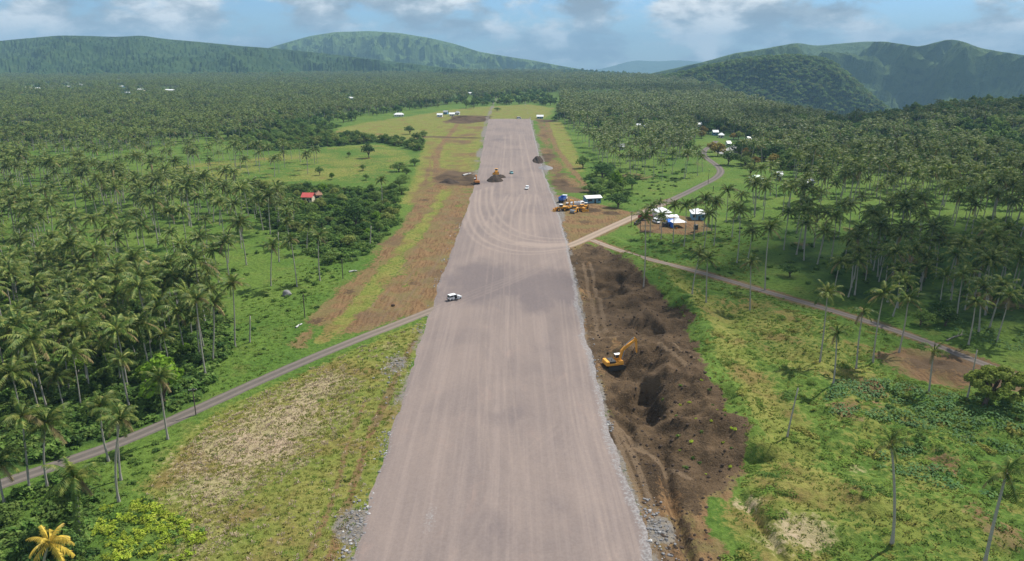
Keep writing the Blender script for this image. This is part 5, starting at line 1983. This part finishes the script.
def grassy(name, mats, areas, label, sp, sr, cat='grass', maxd=330, seed=0, dens=None, h=.6):
    qs = [sample(a_, sp, grow=115, seed=seed + i, jitter=.5) for i, a_ in enumerate(areas)]
    q = np.concatenate(qs)
    q = q[(q[:, 1] < maxd)]
    px_, py_ = P(q[:, 0], q[:, 1], 0)
    q = q[(px_ > -60) & (px_ < 1085) & (py_ < 590)]
    q = q[allowed(q, road=2.6, runway=1.5, pasture=False)]
    if dens is not None:
        q = q[dens(q)]
    z_ = height(q[:, 0], q[:, 1])
    s_ = RNG.uniform(sr[0], sr[1], len(q)) * np.clip((q[:, 1] / 115) ** .6, 1, 2)
    ms = [tuft_mesh(seed + 40 + i, m_, h=h) for i, m_ in enumerate(mats)]
    scatter(name, ms, np.c_[q, z_], RNG.uniform(0, 6.28, len(q)), np.c_[s_, s_, s_ * RNG.uniform(.7, 1.2, len(q))], RNG.integers(0, len(ms), len(q)), label, cat)
    print(name, len(q))


grassy('dry_grass', ['grass_dry', 'grass_dry', 'grass_lime'], [TAN], 'tall dry tan grass in the field left of the runway', .95, (.7, 1.2), seed=800, h=.30)
grassy('field_grass', ['grass_lime', 'grass_lime', 'grass_green', 'grass_dry'], [FIELD], 'yellow green grass in the field between left road and runway', 1.25, (.6, 1.1), seed=810, h=.34,
       dens=lambda q: ~inside(q[:, 0], q[:, 1], TAN) | (RNG.random(len(q)) < .25))
grassy('bank_grass', ['grass_green', 'grass_lime', 'grass_green'], [RG, pz([(600, 246), (760, 290), (760, 230), (640, 220)])], 'green grass covering the bank right of the dug earth', 1.2, (.55, 1.0), seed=820, h=.34,
       dens=lambda q: fbm(q[:, 0] / 6, q[:, 1] / 6, 821, 3) > .36)
grassy('slope_grass', ['grass_green', 'grass_green'], [SLOPEL, UNDER[1][0]], 'short green grass on the slope above the left road', 1.6, (.5, 1.0), seed=830, h=.4)

# rocks along the runway edges
rp = []
for side in (-1, 1):
    yy = np.sort(RNG.uniform(82, 330, 2600))
    xx = np.interp(yy, RW_Y, RW_L if side < 0 else RW_R) + side * (0.2 + np.abs(RNG.normal(0, 1.5 if side < 0 else .8, len(yy))))
    k_ = RNG.random(len(yy)) < (0.06 + .8 * (fbm(yy / 9, yy * 0 + side, 841, 3) > .56)) * np.clip(180 / yy, .2, 1)
    rp.append(np.c_[xx, yy][k_])
for px_, py_, sx, sy, n_ in ((357, 525, 1.3, 5, 240), (396, 368, 1.8, 5, 150), (655, 530, 1.2, 5, 260)):
    cx, cy = G(px_, py_)
    rp.append(np.c_[RNG.normal(cx, sx, n_), RNG.normal(cy, sy, n_)])
q = np.concatenate(rp)
L_, R_ = np.interp(q[:, 1], RW_Y, RW_L), np.interp(q[:, 1], RW_Y, RW_R)
q = q[(q[:, 0] < L_ + .4) | (q[:, 0] > R_ - .4)]


def rock_mesh(seed, mat='rock', r=1.0):
    bm = bmesh.new()
    bmesh.ops.create_icosphere(bm, subdivisions=1, radius=r)
    rg = random.Random(seed)
    for v in bm.verts:
        v.co *= rg.uniform(.7, 1.15)
        v.co.z *= .7
    me = bpy.data.meshes.new('rock')
    bm.to_mesh(me)
    bm.free()
    me.materials.append(MATS[mat])
    return me


s_ = .08 + RNG.random(len(q)) ** 4 * .32
scatter('edge_rubble', [rock_mesh(1), rock_mesh(2), rock_mesh(3, 'pale_rock')], np.c_[q, np.maximum(height(q[:, 0], q[:, 1]), 0) + .04], RNG.uniform(0, 6.28, len(q)), np.c_[s_, s_ * RNG.uniform(.7, 1.3, len(q)), s_], RNG.choice(3, len(q), p=[.45, .4, .15]),
        'broken grey rock along both edges of the runway', 'rubble')
# clods on the dug earth
q = sample(DARK1, 1.1, grow=120, seed=850)
q = q[q[:, 1] < 330]
q = q[fbm(q[:, 0] / 5, q[:, 1] / 5, 851, 3) > .42]
L_, R_ = np.interp(q[:, 1], RW_Y, RW_L), np.interp(q[:, 1], RW_Y, RW_R)
q = q[q[:, 0] > R_ + 1.5]
s_ = .08 + RNG.random(len(q)) ** 3 * .38
scatter('earth_clods', [rock_mesh(5, 'soil_dark'), rock_mesh(6, 'soil_dark')], np.c_[q, height(q[:, 0], q[:, 1])], RNG.uniform(0, 6.28, len(q)), np.c_[s_, s_, s_], RNG.integers(0, 2, len(q)), 'dark clods of earth on the dug strip right of the runway', 'soil')


# ------------------------------------------------------------------ machines and vehicles (X forward, Z up)
def beam(pts, widths):
    """thick polyline in XZ as a closed profile"""
    P_ = [Vector((x, z)) for x, z in pts]
    up, dn = [], []
    for i, q in enumerate(P_):
        d = (P_[min(i + 1, len(P_) - 1)] - P_[max(i - 1, 0)]).normalized()
        n = Vector((-d.y, d.x)) * widths[i] / 2
        up.append((q.x + n.x, q.y + n.y))
        dn.append((q.x - n.x, q.y - n.y))
    return up + dn[::-1]


def wheel(parent, c, r, wd, rim='grey_metal'):
    t = MB().cyl((c[0], c[1] - wd / 2, c[2]), (c[0], c[1] + wd / 2, c[2]), r, n=14).build('wheel', 'black_rubber', parent)
    MB().cyl((c[0], c[1] - wd / 2 - .02, c[2]), (c[0], c[1] + wd / 2 + .02, c[2]), r * .55, n=10).build('rim', rim, t)


def track_unit(parent, y, ln, hgt, wd):
    r = hgt / 2
    prof = []
    for i in range(9):
        a = -math.pi / 2 + math.pi * i / 8
        prof.append((ln / 2 - r + math.cos(a) * r, r + math.sin(a) * r))
    for i in range(9):
        a = math.pi / 2 + math.pi * i / 8
        prof.append((-ln / 2 + r + math.cos(a) * r, r + math.sin(a) * r))
    t = MB().prism(prof, y - wd / 2, y + wd / 2).build('track', 'dark_metal', parent)
    mb = MB()
    n = int(ln / .22)
    for i in range(n):
        x = -ln / 2 + r + (ln - 2 * r) * i / (n - 1)
        mb.box((x, y, hgt + .02), (.08, wd, .06))
        mb.box((x, y, .0), (.08, wd, .06))
    mb.build('track_shoes', 'dark_metal', t)


def machine(name, px, py, deg, label, cat, s=1.0, z=None):
    x, y = G(px, py)
    zz_ = height1(x, y) if z is None else z
    return tag(empty(name, (x, y, zz_), math.radians(deg), s), label, cat)


RWZ = 0.27


def excavator(px, py, deg, label, s=1.0, paint='yellow_paint', pose=0, z=None):
    o = machine('excavator', px, py, deg, label, 'excavator', s, z)
    for y in (-1.15, 1.15):
        track_unit(o, y, 4.1, .95, .6)
    MB().box((0, 0, .75), (2.2, 1.8, .5)).cyl((0, 0, .9), (0, 0, 1.15), .75, n=14).build('undercarriage', 'dark_metal', o)
    MB().box((-.55, 0, 1.42), (4.0, 2.65, .55)).box((.9, -.75, 1.75), (1.1, 1.0, .5)).build('upper_frame', paint, o, bevel=.06)
    MB().box((-2.35, 0, 1.72), (.95, 2.65, 1.0), taper=(.85, .96)).build('counterweight', paint, o, bevel=.1)
    MB().box((-1.15, -.1, 1.95), (1.5, 2.3, .55)).build('engine_cover', 'dark_metal', o, bevel=.06)
    MB().cyl((-1.3, -.7, 2.2), (-1.3, -.7, 2.65), .07, n=7).build('exhaust', 'dark_metal', o)
    cab = MB().box((.75, .85, 1.95), (1.5, .95, .55)).build('cab', paint, o, bevel=.05)
    MB().box((.75, .85, 2.55), (1.42, .9, .75), taper=(.86, .9)).build('cab_window', 'glass', cab)
    mb = MB()
    for a, b in ((-1, -1), (1, -1), (1, 1), (-1, 1)):
        mb.cyl((.75 + a * .72, .85 + b * .46, 2.15), (.75 + a * .62, .85 + b * .42, 2.95), .055, n=5)
    mb.build('cab_post', paint, cab)
    MB().box((.75, .85, 2.98), (1.45, 1.0, .12)).build('cab_roof', 'white_paint', cab, bevel=.03)
    if pose == 0:
        bm_, st, bk = [(.9, 1.75), (1.45, 4.1), (2.1, 4.75), (4.7, 6.5)], [(4.35, 6.95), (4.75, 6.4), (5.1, 3.1)], (5.0, 2.6)
    else:
        bm_, st, bk = [(.9, 1.75), (2.2, 3.9), (3.0, 4.1), (5.2, 3.5)], [(4.9, 4.0), (5.3, 3.4), (5.9, 1.2)], (5.7, .7)
    MB().prism(beam(bm_, [.42, .62, .62, .36]), -.26, .2).build('boom', paint, o)
    MB().prism(beam(st, [.22, .46, .24]), -.2, .14).build('stick', paint, o)
    mb = MB()
    mb.cyl((1.3, -.36, 1.7), (1.9, -.36, 4.2), .08, n=6).cyl((1.3, .3, 1.7), (1.9, .3, 4.2), .08, n=6)
    mb.cyl((bm_[2][0] - .1, -.03, bm_[2][1] + .45), (st[0][0] - .1, -.03, st[0][1] + .05), .09, n=6)
    mb.build('hydraulic_ram', 'grey_metal', o)
    bx, bz = bk
    MB().prism([(bx + .25, bz + .55), (bx + .35, bz - .1), (bx + .05, bz - .6), (bx - .6, bz - .75), (bx - 1.0, bz - .45), (bx - .55, bz - .35), (bx - .15, bz - .1), (bx - .1, bz + .5)], -.55, .5).build('bucket', 'dark_metal', o)
    return o


excavator(615.5, 363.5, 16, 'orange yellow excavator with raised boom working on the dug earth', 1.1, 'machine_orange')


def bulldozer(px, py, deg, label, s=1.0, paint='yellow_paint', z=None):
    o = machine('bulldozer', px, py, deg, label, 'bulldozer', s, z)
    for y in (-.95, .95):
        track_unit(o, y, 3.3, 1.05, .55)
    MB().box((.65, 0, 1.25), (2.0, 1.15, 1.0)).box((-.9, 0, 1.1), (1.3, 1.5, .8)).build('hood', paint, o, bevel=.06)
    cab = MB().box((-.65, 0, 1.75), (1.3, 1.4, .6)).build('cab', paint, o, bevel=.04)
    MB().box((-.65, 0, 2.35), (1.2, 1.3, .7), taper=(.88, .9)).build('cab_window', 'glass', cab)
    MB().box((-.65, 0, 2.76), (1.5, 1.6, .12)).build('cab_roof', paint, cab)
    MB().cyl((1.0, .3, 1.7), (1.0, .3, 2.4), .06, n=6).build('exhaust', 'dark_metal', o)
    MB().prism([(2.25, .05), (2.5, .05), (2.35, .5), (2.45, 1.15), (2.2, 1.1), (2.12, .5)], -1.7, 1.7).build('blade', paint, o)
    MB().box((1.3, 1.3, .6), (2.0, .16, .2)).box((1.3, -1.3, .6), (2.0, .16, .2)).build('push_arm', paint, o)
    MB().box((-2.0, 0, .9), (.6, 1.0, .3)).box((-2.25, 0, .55), (.12, .16, .9)).build('ripper', 'dark_metal', o)
    return o


def loader(px, py, deg, label, s=1.0, paint='yellow_paint', z=None):
    o = machine('wheel_loader', px, py, deg, label, 'loader', s, z)
    for x in (-1.4, 1.4):
        for y in (-1.0, 1.0):
            wheel(o, (x, y, .75), .75, .55, 'yellow_paint')
    MB().box((-1.7, 0, 1.5), (2.2, 1.5, 1.0)).build('engine_cover', paint, o, bevel=.08)
    MB().box((1.1, 0, 1.1), (1.7, 1.1, .8)).build('front_frame', paint, o, bevel=.06)
    cab = MB().box((-.2, 0, 1.6), (1.3, 1.4, .8)).build('cab', paint, o, bevel=.04)
    MB().box((-.2, 0, 2.4), (1.2, 1.3, .9), taper=(.9, .92)).build('cab_window', 'glass', cab)
    MB().box((-.2, 0, 2.92), (1.45, 1.55, .14)).build('cab_roof', 'white_paint', cab)
    for y in (-.55, .55):
        MB().prism(beam([(.9, 1.7), (2.2, 1.5), (3.0, .6)], [.3, .3, .22]), y - .1, y + .1).build('lift_arm', paint, o)
    MB().prism([(2.8, .1), (3.9, .08), (3.95, .2), (3.1, .3), (2.95, .8), (3.2, 1.25), (3.0, 1.3), (2.75, .8)], -1.35, 1.35).build('bucket', paint, o)
    return o


def roller(px, py, deg, label, s=1.0, paint='yellow_paint', z=None):
    o = machine('road_roller', px, py, deg, label, 'road roller', s, z)
    MB().cyl((1.7, -1.0, .75), (1.7, 1.0, .75), .75, n=18).build('drum', 'grey_metal', o)
    MB().box((1.6, 1.12, .8), (2.2, .16, .4)).box((1.6, -1.12, .8), (2.2, .16, .4)).box((.5, 0, .8), (.2, 2.3, .4)).build('drum_frame', paint, o)
    for y in (-.85, .85):
        wheel(o, (-1.4, y, .75), .75, .5, 'yellow_paint')
    MB().box((-1.6, 0, 1.5), (1.9, 1.4, .9)).build('engine_cover', paint, o, bevel=.1)
    cab = MB().box((-.1, 0, 1.5), (1.2, 1.4, .9)).build('cab', paint, o, bevel=.04)
    MB().box((-.1, 0, 2.3), (1.1, 1.3, .8), taper=(.92, .92)).build('cab_window', 'glass', cab)
    MB().box((-.1, 0, 2.76), (1.4, 1.6, .12)).build('cab_roof', paint, cab)
    return o


def dump_truck(px, py, deg, label, cabp, bedp, s=1.0, z=None):
    o = machine('dump_truck', px, py, deg, label, 'truck', s, z)
    MB().box((0, 0, .85), (7.0, .9, .3)).build('chassis', 'dark_metal', o)
    for x in (2.5, -1.4, -2.7):
        for y in (-1.0, 1.0):
            wheel(o, (x, y, .52), .52, .4)
    cab = MB().box((2.75, 0, 1.75), (1.9, 2.3, 1.7), taper=(.86, .95)).build('cab', cabp, o, bevel=.08)
    MB().box((3.62, 0, 2.1), (.12, 1.9, .75), rot=(0, -.15, 0)).build('windscreen', 'glass', cab)
    for y in (-1.13, 1.13):
        MB().box((2.8, y, 2.15), (.8, .08, .55)).build('side_window', 'glass', cab)
    MB().box((3.72, .8, 1.15), (.08, .3, .22)).box((3.72, -.8, 1.15), (.08, .3, .22)).build('headlight', 'lamp_glass', cab)
    mb = MB().box((-1.25, 0, 1.2), (4.7, 2.3, .15))
    for y in (-1.15, 1.15):
        mb.box((-1.25, y, 1.85), (4.7, .1, 1.2))
    mb.box((1.1, 0, 1.95), (.1, 2.3, 1.4)).box((-3.6, 0, 1.75), (.1, 2.3, 1.0))
    mb.build('dump_bed', bedp, o)
    return o


def car(name, px, py, deg, label, paint, kind='suv', z=None, open_door=False, s=1.0, cat='car'):
    o = machine(name, px, py, deg, label, cat, s, z)
    L_ = {'suv': 4.6, 'van': 4.9, 'pickup': 5.1, 'car': 4.2}[kind]
    hL = L_ / 2
    wd = 1.75
    zb, zs = .38, 1.02
    body = MB().prism([(-hL, zb), (-hL + .06, zs - .08), (-hL + .15, zs), (hL - 1.15, zs), (hL - .2, zs - .16), (hL, zs - .35), (hL, zb), (hL - .4, zb - .1), (-hL + .3, zb - .1)], -wd / 2, wd / 2).build('body', paint, o, bevel=.04)
    roofz = {'suv': 1.78, 'van': 1.98, 'pickup': 1.75, 'car': 1.46}[kind]
    x0, x1 = {'suv': (-hL + .08, hL - 1.25), 'van': (-hL + .06, hL - .75), 'pickup': (-.55, hL - 1.3), 'car': (-hL + .75, hL - 1.2)}[kind]
    fr = .75 if kind != 'van' else .6
    br = .18 if kind in ('suv', 'van') else .35
    MB().prism([(x0, zs - .01), (x0 + br, roofz - .05), (x1 - fr, roofz - .05), (x1, zs - .01)], -wd / 2 + .1, wd / 2 - .1).build('window', 'glass', o)
    MB().prism([(x0 + br - .06, roofz - .08), (x0 + br, roofz), (x1 - fr, roofz), (x1 - fr + .1, roofz - .08)], -wd / 2 + .05, wd / 2 - .05).build('roof', paint, o, bevel=.02)
    for y in (-1, 1):
        mb = MB()
        for q in np.linspace(0, 1, 3 if kind != 'pickup' else 2):
            b_ = x0 + .05 + (x1 - x0 - .25) * q
            t_ = x0 + br + (x1 - fr - x0 - br) * q
            mb.cyl((b_, y * (wd / 2 - .1), zs - .02), (t_, y * (wd / 2 - .12), roofz - .06), .06, n=5)
        mb.build('pillar', paint, o)
    for x in (-hL + .85, hL - .85):
        for y in (-1, 1):
            wheel(o, (x, y * (wd / 2 - .1), .36), .36, .24)
    for y in (-.62, .62):
        MB().box((hL - .02, y, .78), (.08, .34, .18)).build('headlight', 'lamp_glass', body)
        MB().box((-hL + .02, y * 1.15, .85), (.08, .18, .32)).build('tail_light', 'tail_lamp', body)
    MB().box((hL + .02, 0, .42), (.14, wd - .1, .22)).box((-hL - .02, 0, .42), (.14, wd - .1, .22)).build('bumper', 'dark_metal', body)
    if kind == 'pickup':
        MB().box((-hL + 1.0, 0, zs + .01), (1.75, wd - .3, .04)).build('cargo_bed', 'dark_metal', o)
        MB().box((-hL + 1.0, wd / 2 - .08, zs + .12), (1.9, .1, .26)).box((-hL + 1.0, -wd / 2 + .08, zs + .12), (1.9, .1, .26)).build('bed_side', paint, o)
    if open_door:
        MB().box((.05, -wd / 2 - .005, .78), (.95, .03, .72)).build('doorway_shade', 'black_rubber', o)  # flat black panel paints the shaded interior behind the open door
        MB().box((.62, -wd / 2 - .42, .95), (.9, .07, 1.0), rot=(0, 0, -1.05)).build('door', paint, o)
    return o


car('parked_van', 454.5, 300.0, 36, 'white van with dark windows parked alone where the left road meets the runway', 'white_paint', 'suv', RWZ, True, 1.0, 'van')
car('parked_car', 527, 189.5, -100, 'white car parked on the far right side of the runway', 'white_paint', 'suv', RWZ)
car('parked_car', 511.5, 174.0, -80, 'small teal vehicle farther up the middle of the runway', 'teal_paint', 'pickup', RWZ)
car('parked_car', 519, 119.0, 10, 'tiny white car at the far end of the runway', 'white_paint', 'van', RWZ, s=1.25)


def earth_pile(px, py, rx, ry, h, label, seed, z=0.0, mat='soil_dark', name='earth_pile', cat='earth pile'):
    x, y = G(px, py)
    bm = bmesh.new()
    bmesh.ops.create_icosphere(bm, subdivisions=4, radius=1)
    for v in bm.verts:
        a = math.atan2(v.co.y, v.co.x)
        r = math.hypot(v.co.x, v.co.y)
        n = float(fbm(np.array([v.co.x * 2.2 + seed]), np.array([v.co.y * 2.2]), seed, 4)[0])
        prof_ = max(0, 1 - r) ** .85
        v.co = Vector((v.co.x * rx * (.9 + .3 * n), v.co.y * ry * (.9 + .3 * n), (prof_ * h * (.55 + .8 * n) if v.co.z > -.01 else -.5)))
    me = bpy.data.meshes.new(name)
    bm.to_mesh(me)
    bm.free()
    me.materials.append(MATS[mat])
    return tag(link(name, me, None, (x, y, z)), label, cat)


earth_pile(495, 181, 4.8, 7, 4.2, 'dark cone of dumped earth on the left half of the runway', 5, RWZ - .1)
earth_pile(500.5, 177.5, 3.6, 5, 2.6, 'lower dark earth pile just right of the dumped cone on the runway', 9, RWZ - .1)
earth_pile(538, 161, 4, 14, 4.6, 'dark earth heap against the right runway edge beyond the cars', 14, 0)
earth_pile(545.5, 168, 5, 9, 1.8, 'low heap of grey rock beside the right runway edge', 17, 0, 'rock', 'rock_heap', 'rock heap')
earth_pile(449, 183, 6, 6, 3.0, 'dark spoil heap on the left earth strip beside the digger', 21, 0)
bulldozer(496.3, 174.5, -95, 'yellow bulldozer behind the dark cone of earth on the runway', 1.25, z=RWZ)
excavator(476.8, 184.0, 100, 'orange digger at the left edge of the runway beside the spoil', 1.15, 'orange_paint', 1)
# machine yard
loader(560.5, 211.0, 200, 'yellow wheel loader nearest the runway in the machine yard', 1.15)
excavator(568, 209.5, 60, 'yellow excavator with folded arm in the middle of the machine yard', 1.1, pose=1)
roller(574.5, 212.5, -120, 'yellow road roller in front of the white truck in the machine yard', 1.2)
bulldozer(582.5, 211.0, -60, 'yellow bulldozer at the right end of the machine yard', 1.1)
loader(585.8, 208.5, 80, 'yellow wheel loader at the back right of the machine yard', 1.0)
dump_truck(577, 206.5, 20, 'white truck behind the yellow machines in the yard', 'white_paint', 'white_paint', 1.0)
dump_truck(563, 201.5, 70, 'blue and white dump truck at the back left of the machine yard', 'white_paint', 'blue_paint', 1.15)
# camp by the road
car('parked_car', 637.5, 224.0, 60, 'dark grey car at the left end of the roadside camp', 'dark_metal', 'pickup')
dump_truck(645, 220.5, 8, 'maroon truck beside the palms at the roadside camp', 'red_paint', 'red_paint', .9)
car('parked_van', 656.5, 223.0, -70, 'white van facing the camera left of the tent', 'white_paint', 'van', cat='van')
car('parked_car', 662.5, 220.5, 20, 'white pickup parked just behind the tent', 'white_paint', 'pickup')
car('parked_car', 657, 216.5, 10, 'pale car parked behind the white van at the camp', 'white_paint', 'car')
car('parked_car', 667, 226.5, 15, 'dark car in the shade in front of the blue canopy', 'dark_metal', 'suv')


def tent(px, py, deg):
    o = machine('marquee_tent', px, py, deg, 'white peaked tent with a blue side at the roadside camp', 'tent')
    w_, d_, h_, pk = 3.4, 3.0, 2.4, 4.6
    c = [(-w_, -d_, h_), (w_, -d_, h_), (w_, d_, h_), (-w_, d_, h_)]
    mb = MB()
    n = 6
    for i in range(4):
        a, b = Vector(c[i]), Vector(c[(i + 1) % 4])
        top = Vector((0, 0, pk))
        rows = []
        for j in range(n + 1):
            t_ = j / n
            l_, r_ = a.lerp(top, t_), b.lerp(top, t_)
            sag = -.45 * math.sin(math.pi * t_)
            rows.append((l_ + Vector((0, 0, sag)), r_ + Vector((0, 0, sag))))
        for j in range(n):
            mb.add([rows[j][0], rows[j][1], rows[j + 1][1], rows[j + 1][0]], [(0, 1, 2, 3)])
    mb.build('canopy', 'tarp_white', o)
    for i in range(4):
        MB().cyl((c[i][0] * .97, c[i][1] * .97, 0), (c[i][0] * .97, c[i][1] * .97, h_), .07, n=6).build('pole', 'grey_metal', o)
    MB().box((-w_ - .03, 0, 1.2), (.06, d_ * 1.9, 2.3)).build('side_wall', 'tarp_blue', o)


tent(677, 226.5, 14)


def canopy(px, py, deg, mat, label, w_=5, d_=4):
    o = machine('awning', px, py, deg, label, 'awning')
    MB().box((0, 0, 2.6), (w_, d_, .06), rot=(.16, 0, 0)).build('sheet', mat, o)
    for x in (-1, 1):
        for y in (-1, 1):
            MB().cyl((x * w_ * .46, y * d_ * .46, 0), (x * w_ * .46, y * d_ * .46, 2.58 + y * d_ * .073), .05, n=5).build('pole', 'grey_metal', o)


canopy(671, 226, 10, 'tarp_blue', 'blue sheet awning left of the white tent', 4.5, 4)
canopy(671.5, 222, 5, 'tarp_white', 'white sheet awning behind the blue one at the camp', 6, 3.5)
x_, y_ = G(676.5, 229)
o = empty('oil_drum', (x_, y_, height1(x_, y_)))
MB().cyl((0, 0, 0), (0, 0, .9), .35, n=12).build('barrel', 'orange_paint', o)
MB().cyl((0, 0, .9), (0, 0, .93), .33, n=12).build('lid', 'dark_metal', o)
tag(o, 'orange drum in front of the white tent', 'drum')
o = machine('water_tank', 695.5, 232, 0, 'dark water tank on a low stand right of the tent', 'water tank')
MB().cyl((0, 0, 1.0), (0, 0, 3.0), 1.0, n=14).build('tank', 'dark_metal', o)
MB().cyl((0, 0, 3.0), (0, 0, 3.3), 1.0, .3, n=14).build('lid', 'dark_metal', o)
for a in range(4):
    MB().cyl((math.cos(a * 1.571) * .8, math.sin(a * 1.571) * .8, 0), (math.cos(a * 1.571) * .8, math.sin(a * 1.571) * .8, 1.0), .09, n=5).build('leg', 'pole_wood', o)


# ------------------------------------------------------------------ poles, logs, boulders
def pole(tpx, tpy, bpx, bpy_, label, arm=True, r=.13, name='utility_pole', cat='pole'):
    x, y = G(bpx, bpy_)
    z = height1(x, y)
    lo, hi = .5, 30
    for _ in range(30):
        mid = (lo + hi) / 2
        if P(x, y, z + mid)[1] > tpy:
            lo = mid
        else:
            hi = mid
    o = empty(name, (x, y, z), .3)
    MB().tube([(0, 0, -.3), (0.02, 0, lo * .5), (.05, .02, lo)], [r, r * .9, r * .75], 7).build('post', 'pole_wood', o)
    if arm:
        a = MB().box((0.05, 0, lo - .5), (1.7, .12, .14)).build('crossarm', 'pole_wood', o)
        mb = MB()
        for q in (-.7, -.25, .35, .78):
            mb.cyl((q, 0, lo - .43), (q, 0, lo - .25), .05, n=5)
        mb.build('insulator', 'white_paint', a)
    else:
        MB().cyl((.05, .02, lo), (.05, .02, lo + .12), r * .5, r * .3, 5).build('cap', 'deadwood', o)
    tag(o, label, cat)


pole(194, 388, 196, 415, 'wooden utility pole on the near verge of the left road')
pole(343, 259, 343, 279, 'bare dark post on top of the left earth bank, farther one', False, .16, 'wooden_post', 'post')
pole(305, 294, 305, 318, 'bare dark post on top of the left earth bank, nearer one', False, .16, 'wooden_post', 'post')
pole(631, 211, 631, 228, 'utility pole where the dusty road leaves the machine yard')
pole(667, 199, 666, 214, 'utility pole beside the paved road behind the camp')
pole(707, 170, 708, 184, 'utility pole beside the paved road just before its bend')
pole(713, 186, 713, 192, 'short post on the right hand meadow by the road', False, .2, 'wooden_post', 'post')
pole(640, 217, 640, 233, 'bare post at the left end of the camp', False, .14, 'wooden_post', 'post')


def log(p0, p1, r, label, mat='deadwood', branch=True, name='fallen_log', cat='log'):
    a, b = G(*p0), G(*p1)
    z0, z1 = height1(*a) + r * .8, height1(*b) + r * .8
    o = empty(name, (a[0], a[1], 0))
    d = Vector((b[0] - a[0], b[1] - a[1], 0))
    MB().tube([(0, 0, z0), (d.x * .5, d.y * .5 + .15, (z0 + z1) / 2 + .1), (d.x, d.y, z1)], [r, r * .85, r * .6], 7).build('stem', mat, o)
    mb = MB()
    for i in range(4 if branch else 1):
        q = .55 + .12 * i
        s_ = 1 if i % 2 else -1
        mb.tube([(d.x * q, d.y * q, z0 * (1 - q) + z1 * q), (d.x * (q + .1) + .4, d.y * (q + .1) + s_ * .8, z0 + .7), (d.x * (q + .16) + .7, d.y * (q + .16) + s_ * 1.5, z0 + 1.1)], [r * .4, r * .25, r * .08], 5)
    mb.build('branch', mat, o)
    tag(o, label, cat)


log((946, 341), (962, 335.5), .2, 'fallen grey tree trunk lying across the grass above the farm track')
log((296, 329), (302, 325), .28, 'short pale log on the grass left of the earth bank', 'concrete', False)
log((349, 272), (357, 271), .3, 'bleached log lying on the left earth bank', 'concrete', False)
log((463, 176), (471, 174), .6, 'pale concrete pipe lying beside the digger left of the runway', 'concrete', False, 'concrete_pipe', 'pipe')


def boulder(px, py, r, label, mat='rock', seed=3):
    x, y = G(px, py)
    bm = bmesh.new()
    bmesh.ops.create_icosphere(bm, subdivisions=3, radius=r)
    for v in bm.verts:
        n = float(fbm(np.array([v.co.x * 1.1 / r + 5]), np.array([v.co.y * 1.1 / r + v.co.z / r * 2 + 9]), seed, 4)[0])
        v.co *= .65 + .7 * n
        v.co.z *= .75
    me = bpy.data.meshes.new('boulder')
    bm.to_mesh(me)
    bm.free()
    me.materials.append(MATS[mat])
    tag(link('boulder', me, None, (x, y, height1(x, y) + r * .3)), label, 'boulder')


boulder(287, 295, 1.5, 'large grey boulder on the green slope left of the runway')
boulder(393, 306, .6, 'small dark boulder on the left earth strip', 'soil_dark', 5)
earth_pile(734, 153, 13, 14, 6, 'bare pale rock patch between the village trees', 31, 0, 'pale_rock', 'rock_heap', 'rock heap')


# ------------------------------------------------------------------ cloud deck overhead (casts the patchy shade)
def cloud(cx, cy, rx, ry, seed, alt=1150):
    """cloud over the spot it shades: centre given on the ground below the sun ray"""
    off = alt / math.tan(SUN_EL)
    ox, oy = cx + off * math.sin(SUN_AZ), cy + off * math.cos(SUN_AZ)
    rg = random.Random(seed)
    bm = bmesh.new()
    for i in range(16):
        a = i * 2.4
        q = math.sqrt((i + .4) / 16)
        s_ = (1 - .55 * q) * .42
        M = Matrix.Translation((math.cos(a) * q * rx * .85, math.sin(a) * q * ry * .85, rg.uniform(0, 40))) @ Matrix.Diagonal((rx * s_, ry * s_, 60 + 70 * (1 - q), 1))
        bmesh.ops.create_icosphere(bm, subdivisions=3, radius=1, matrix=M)
    for v in bm.verts:
        n = float(fbm(np.array([v.co.x / 90 + seed]), np.array([v.co.y / 90 + v.co.z / 50]), seed, 4)[0]) - .5
        v.co.x += n * 110
        v.co.y += n * 90
        v.co.z = max(v.co.z + n * 60, -30)
    me = bpy.data.meshes.new('cloud')
    bm.to_mesh(me)
    bm.free()
    me.materials.append(MATS['cloud'])
    me.polygons.foreach_set('use_smooth', [True] * len(me.polygons))
    tag(link('cloud', me, None, (ox, oy, alt)), kind='structure')


for i, (px_, py_, rx, ry) in enumerate(((975, 255, 135, 75), (900, 126, 330, 150), (650, 93, 260, 230), (60, 72.5, 900, 420), (480, 78, 420, 200))):
    x_, y_ = G(px_, py_)
    cloud(x_, y_, rx, ry, 40 + i)

# ------------------------------------------------------------------ haze
m, t = nodes_of('haze')
k = NB(t)
pv = k.n('ShaderNodeVolumePrincipled')
pv.inputs['Color'].default_value = (0.36, 0.62, 0.86, 1)
pv.inputs['Density'].default_value = 1.0e-4
pv.inputs['Anisotropy'].default_value = 0.0
oo = k.n('ShaderNodeOutputMaterial')
t.links.new(pv.outputs[0], oo.inputs['Volume'])
mb = MB()
mb.box((0, 7500, 75), (42000, 19000, 970))
hz = mb.build('haze', 'haze')
tag(hz, 'thin bluish air haze over the whole valley', 'haze', kind='stuff')
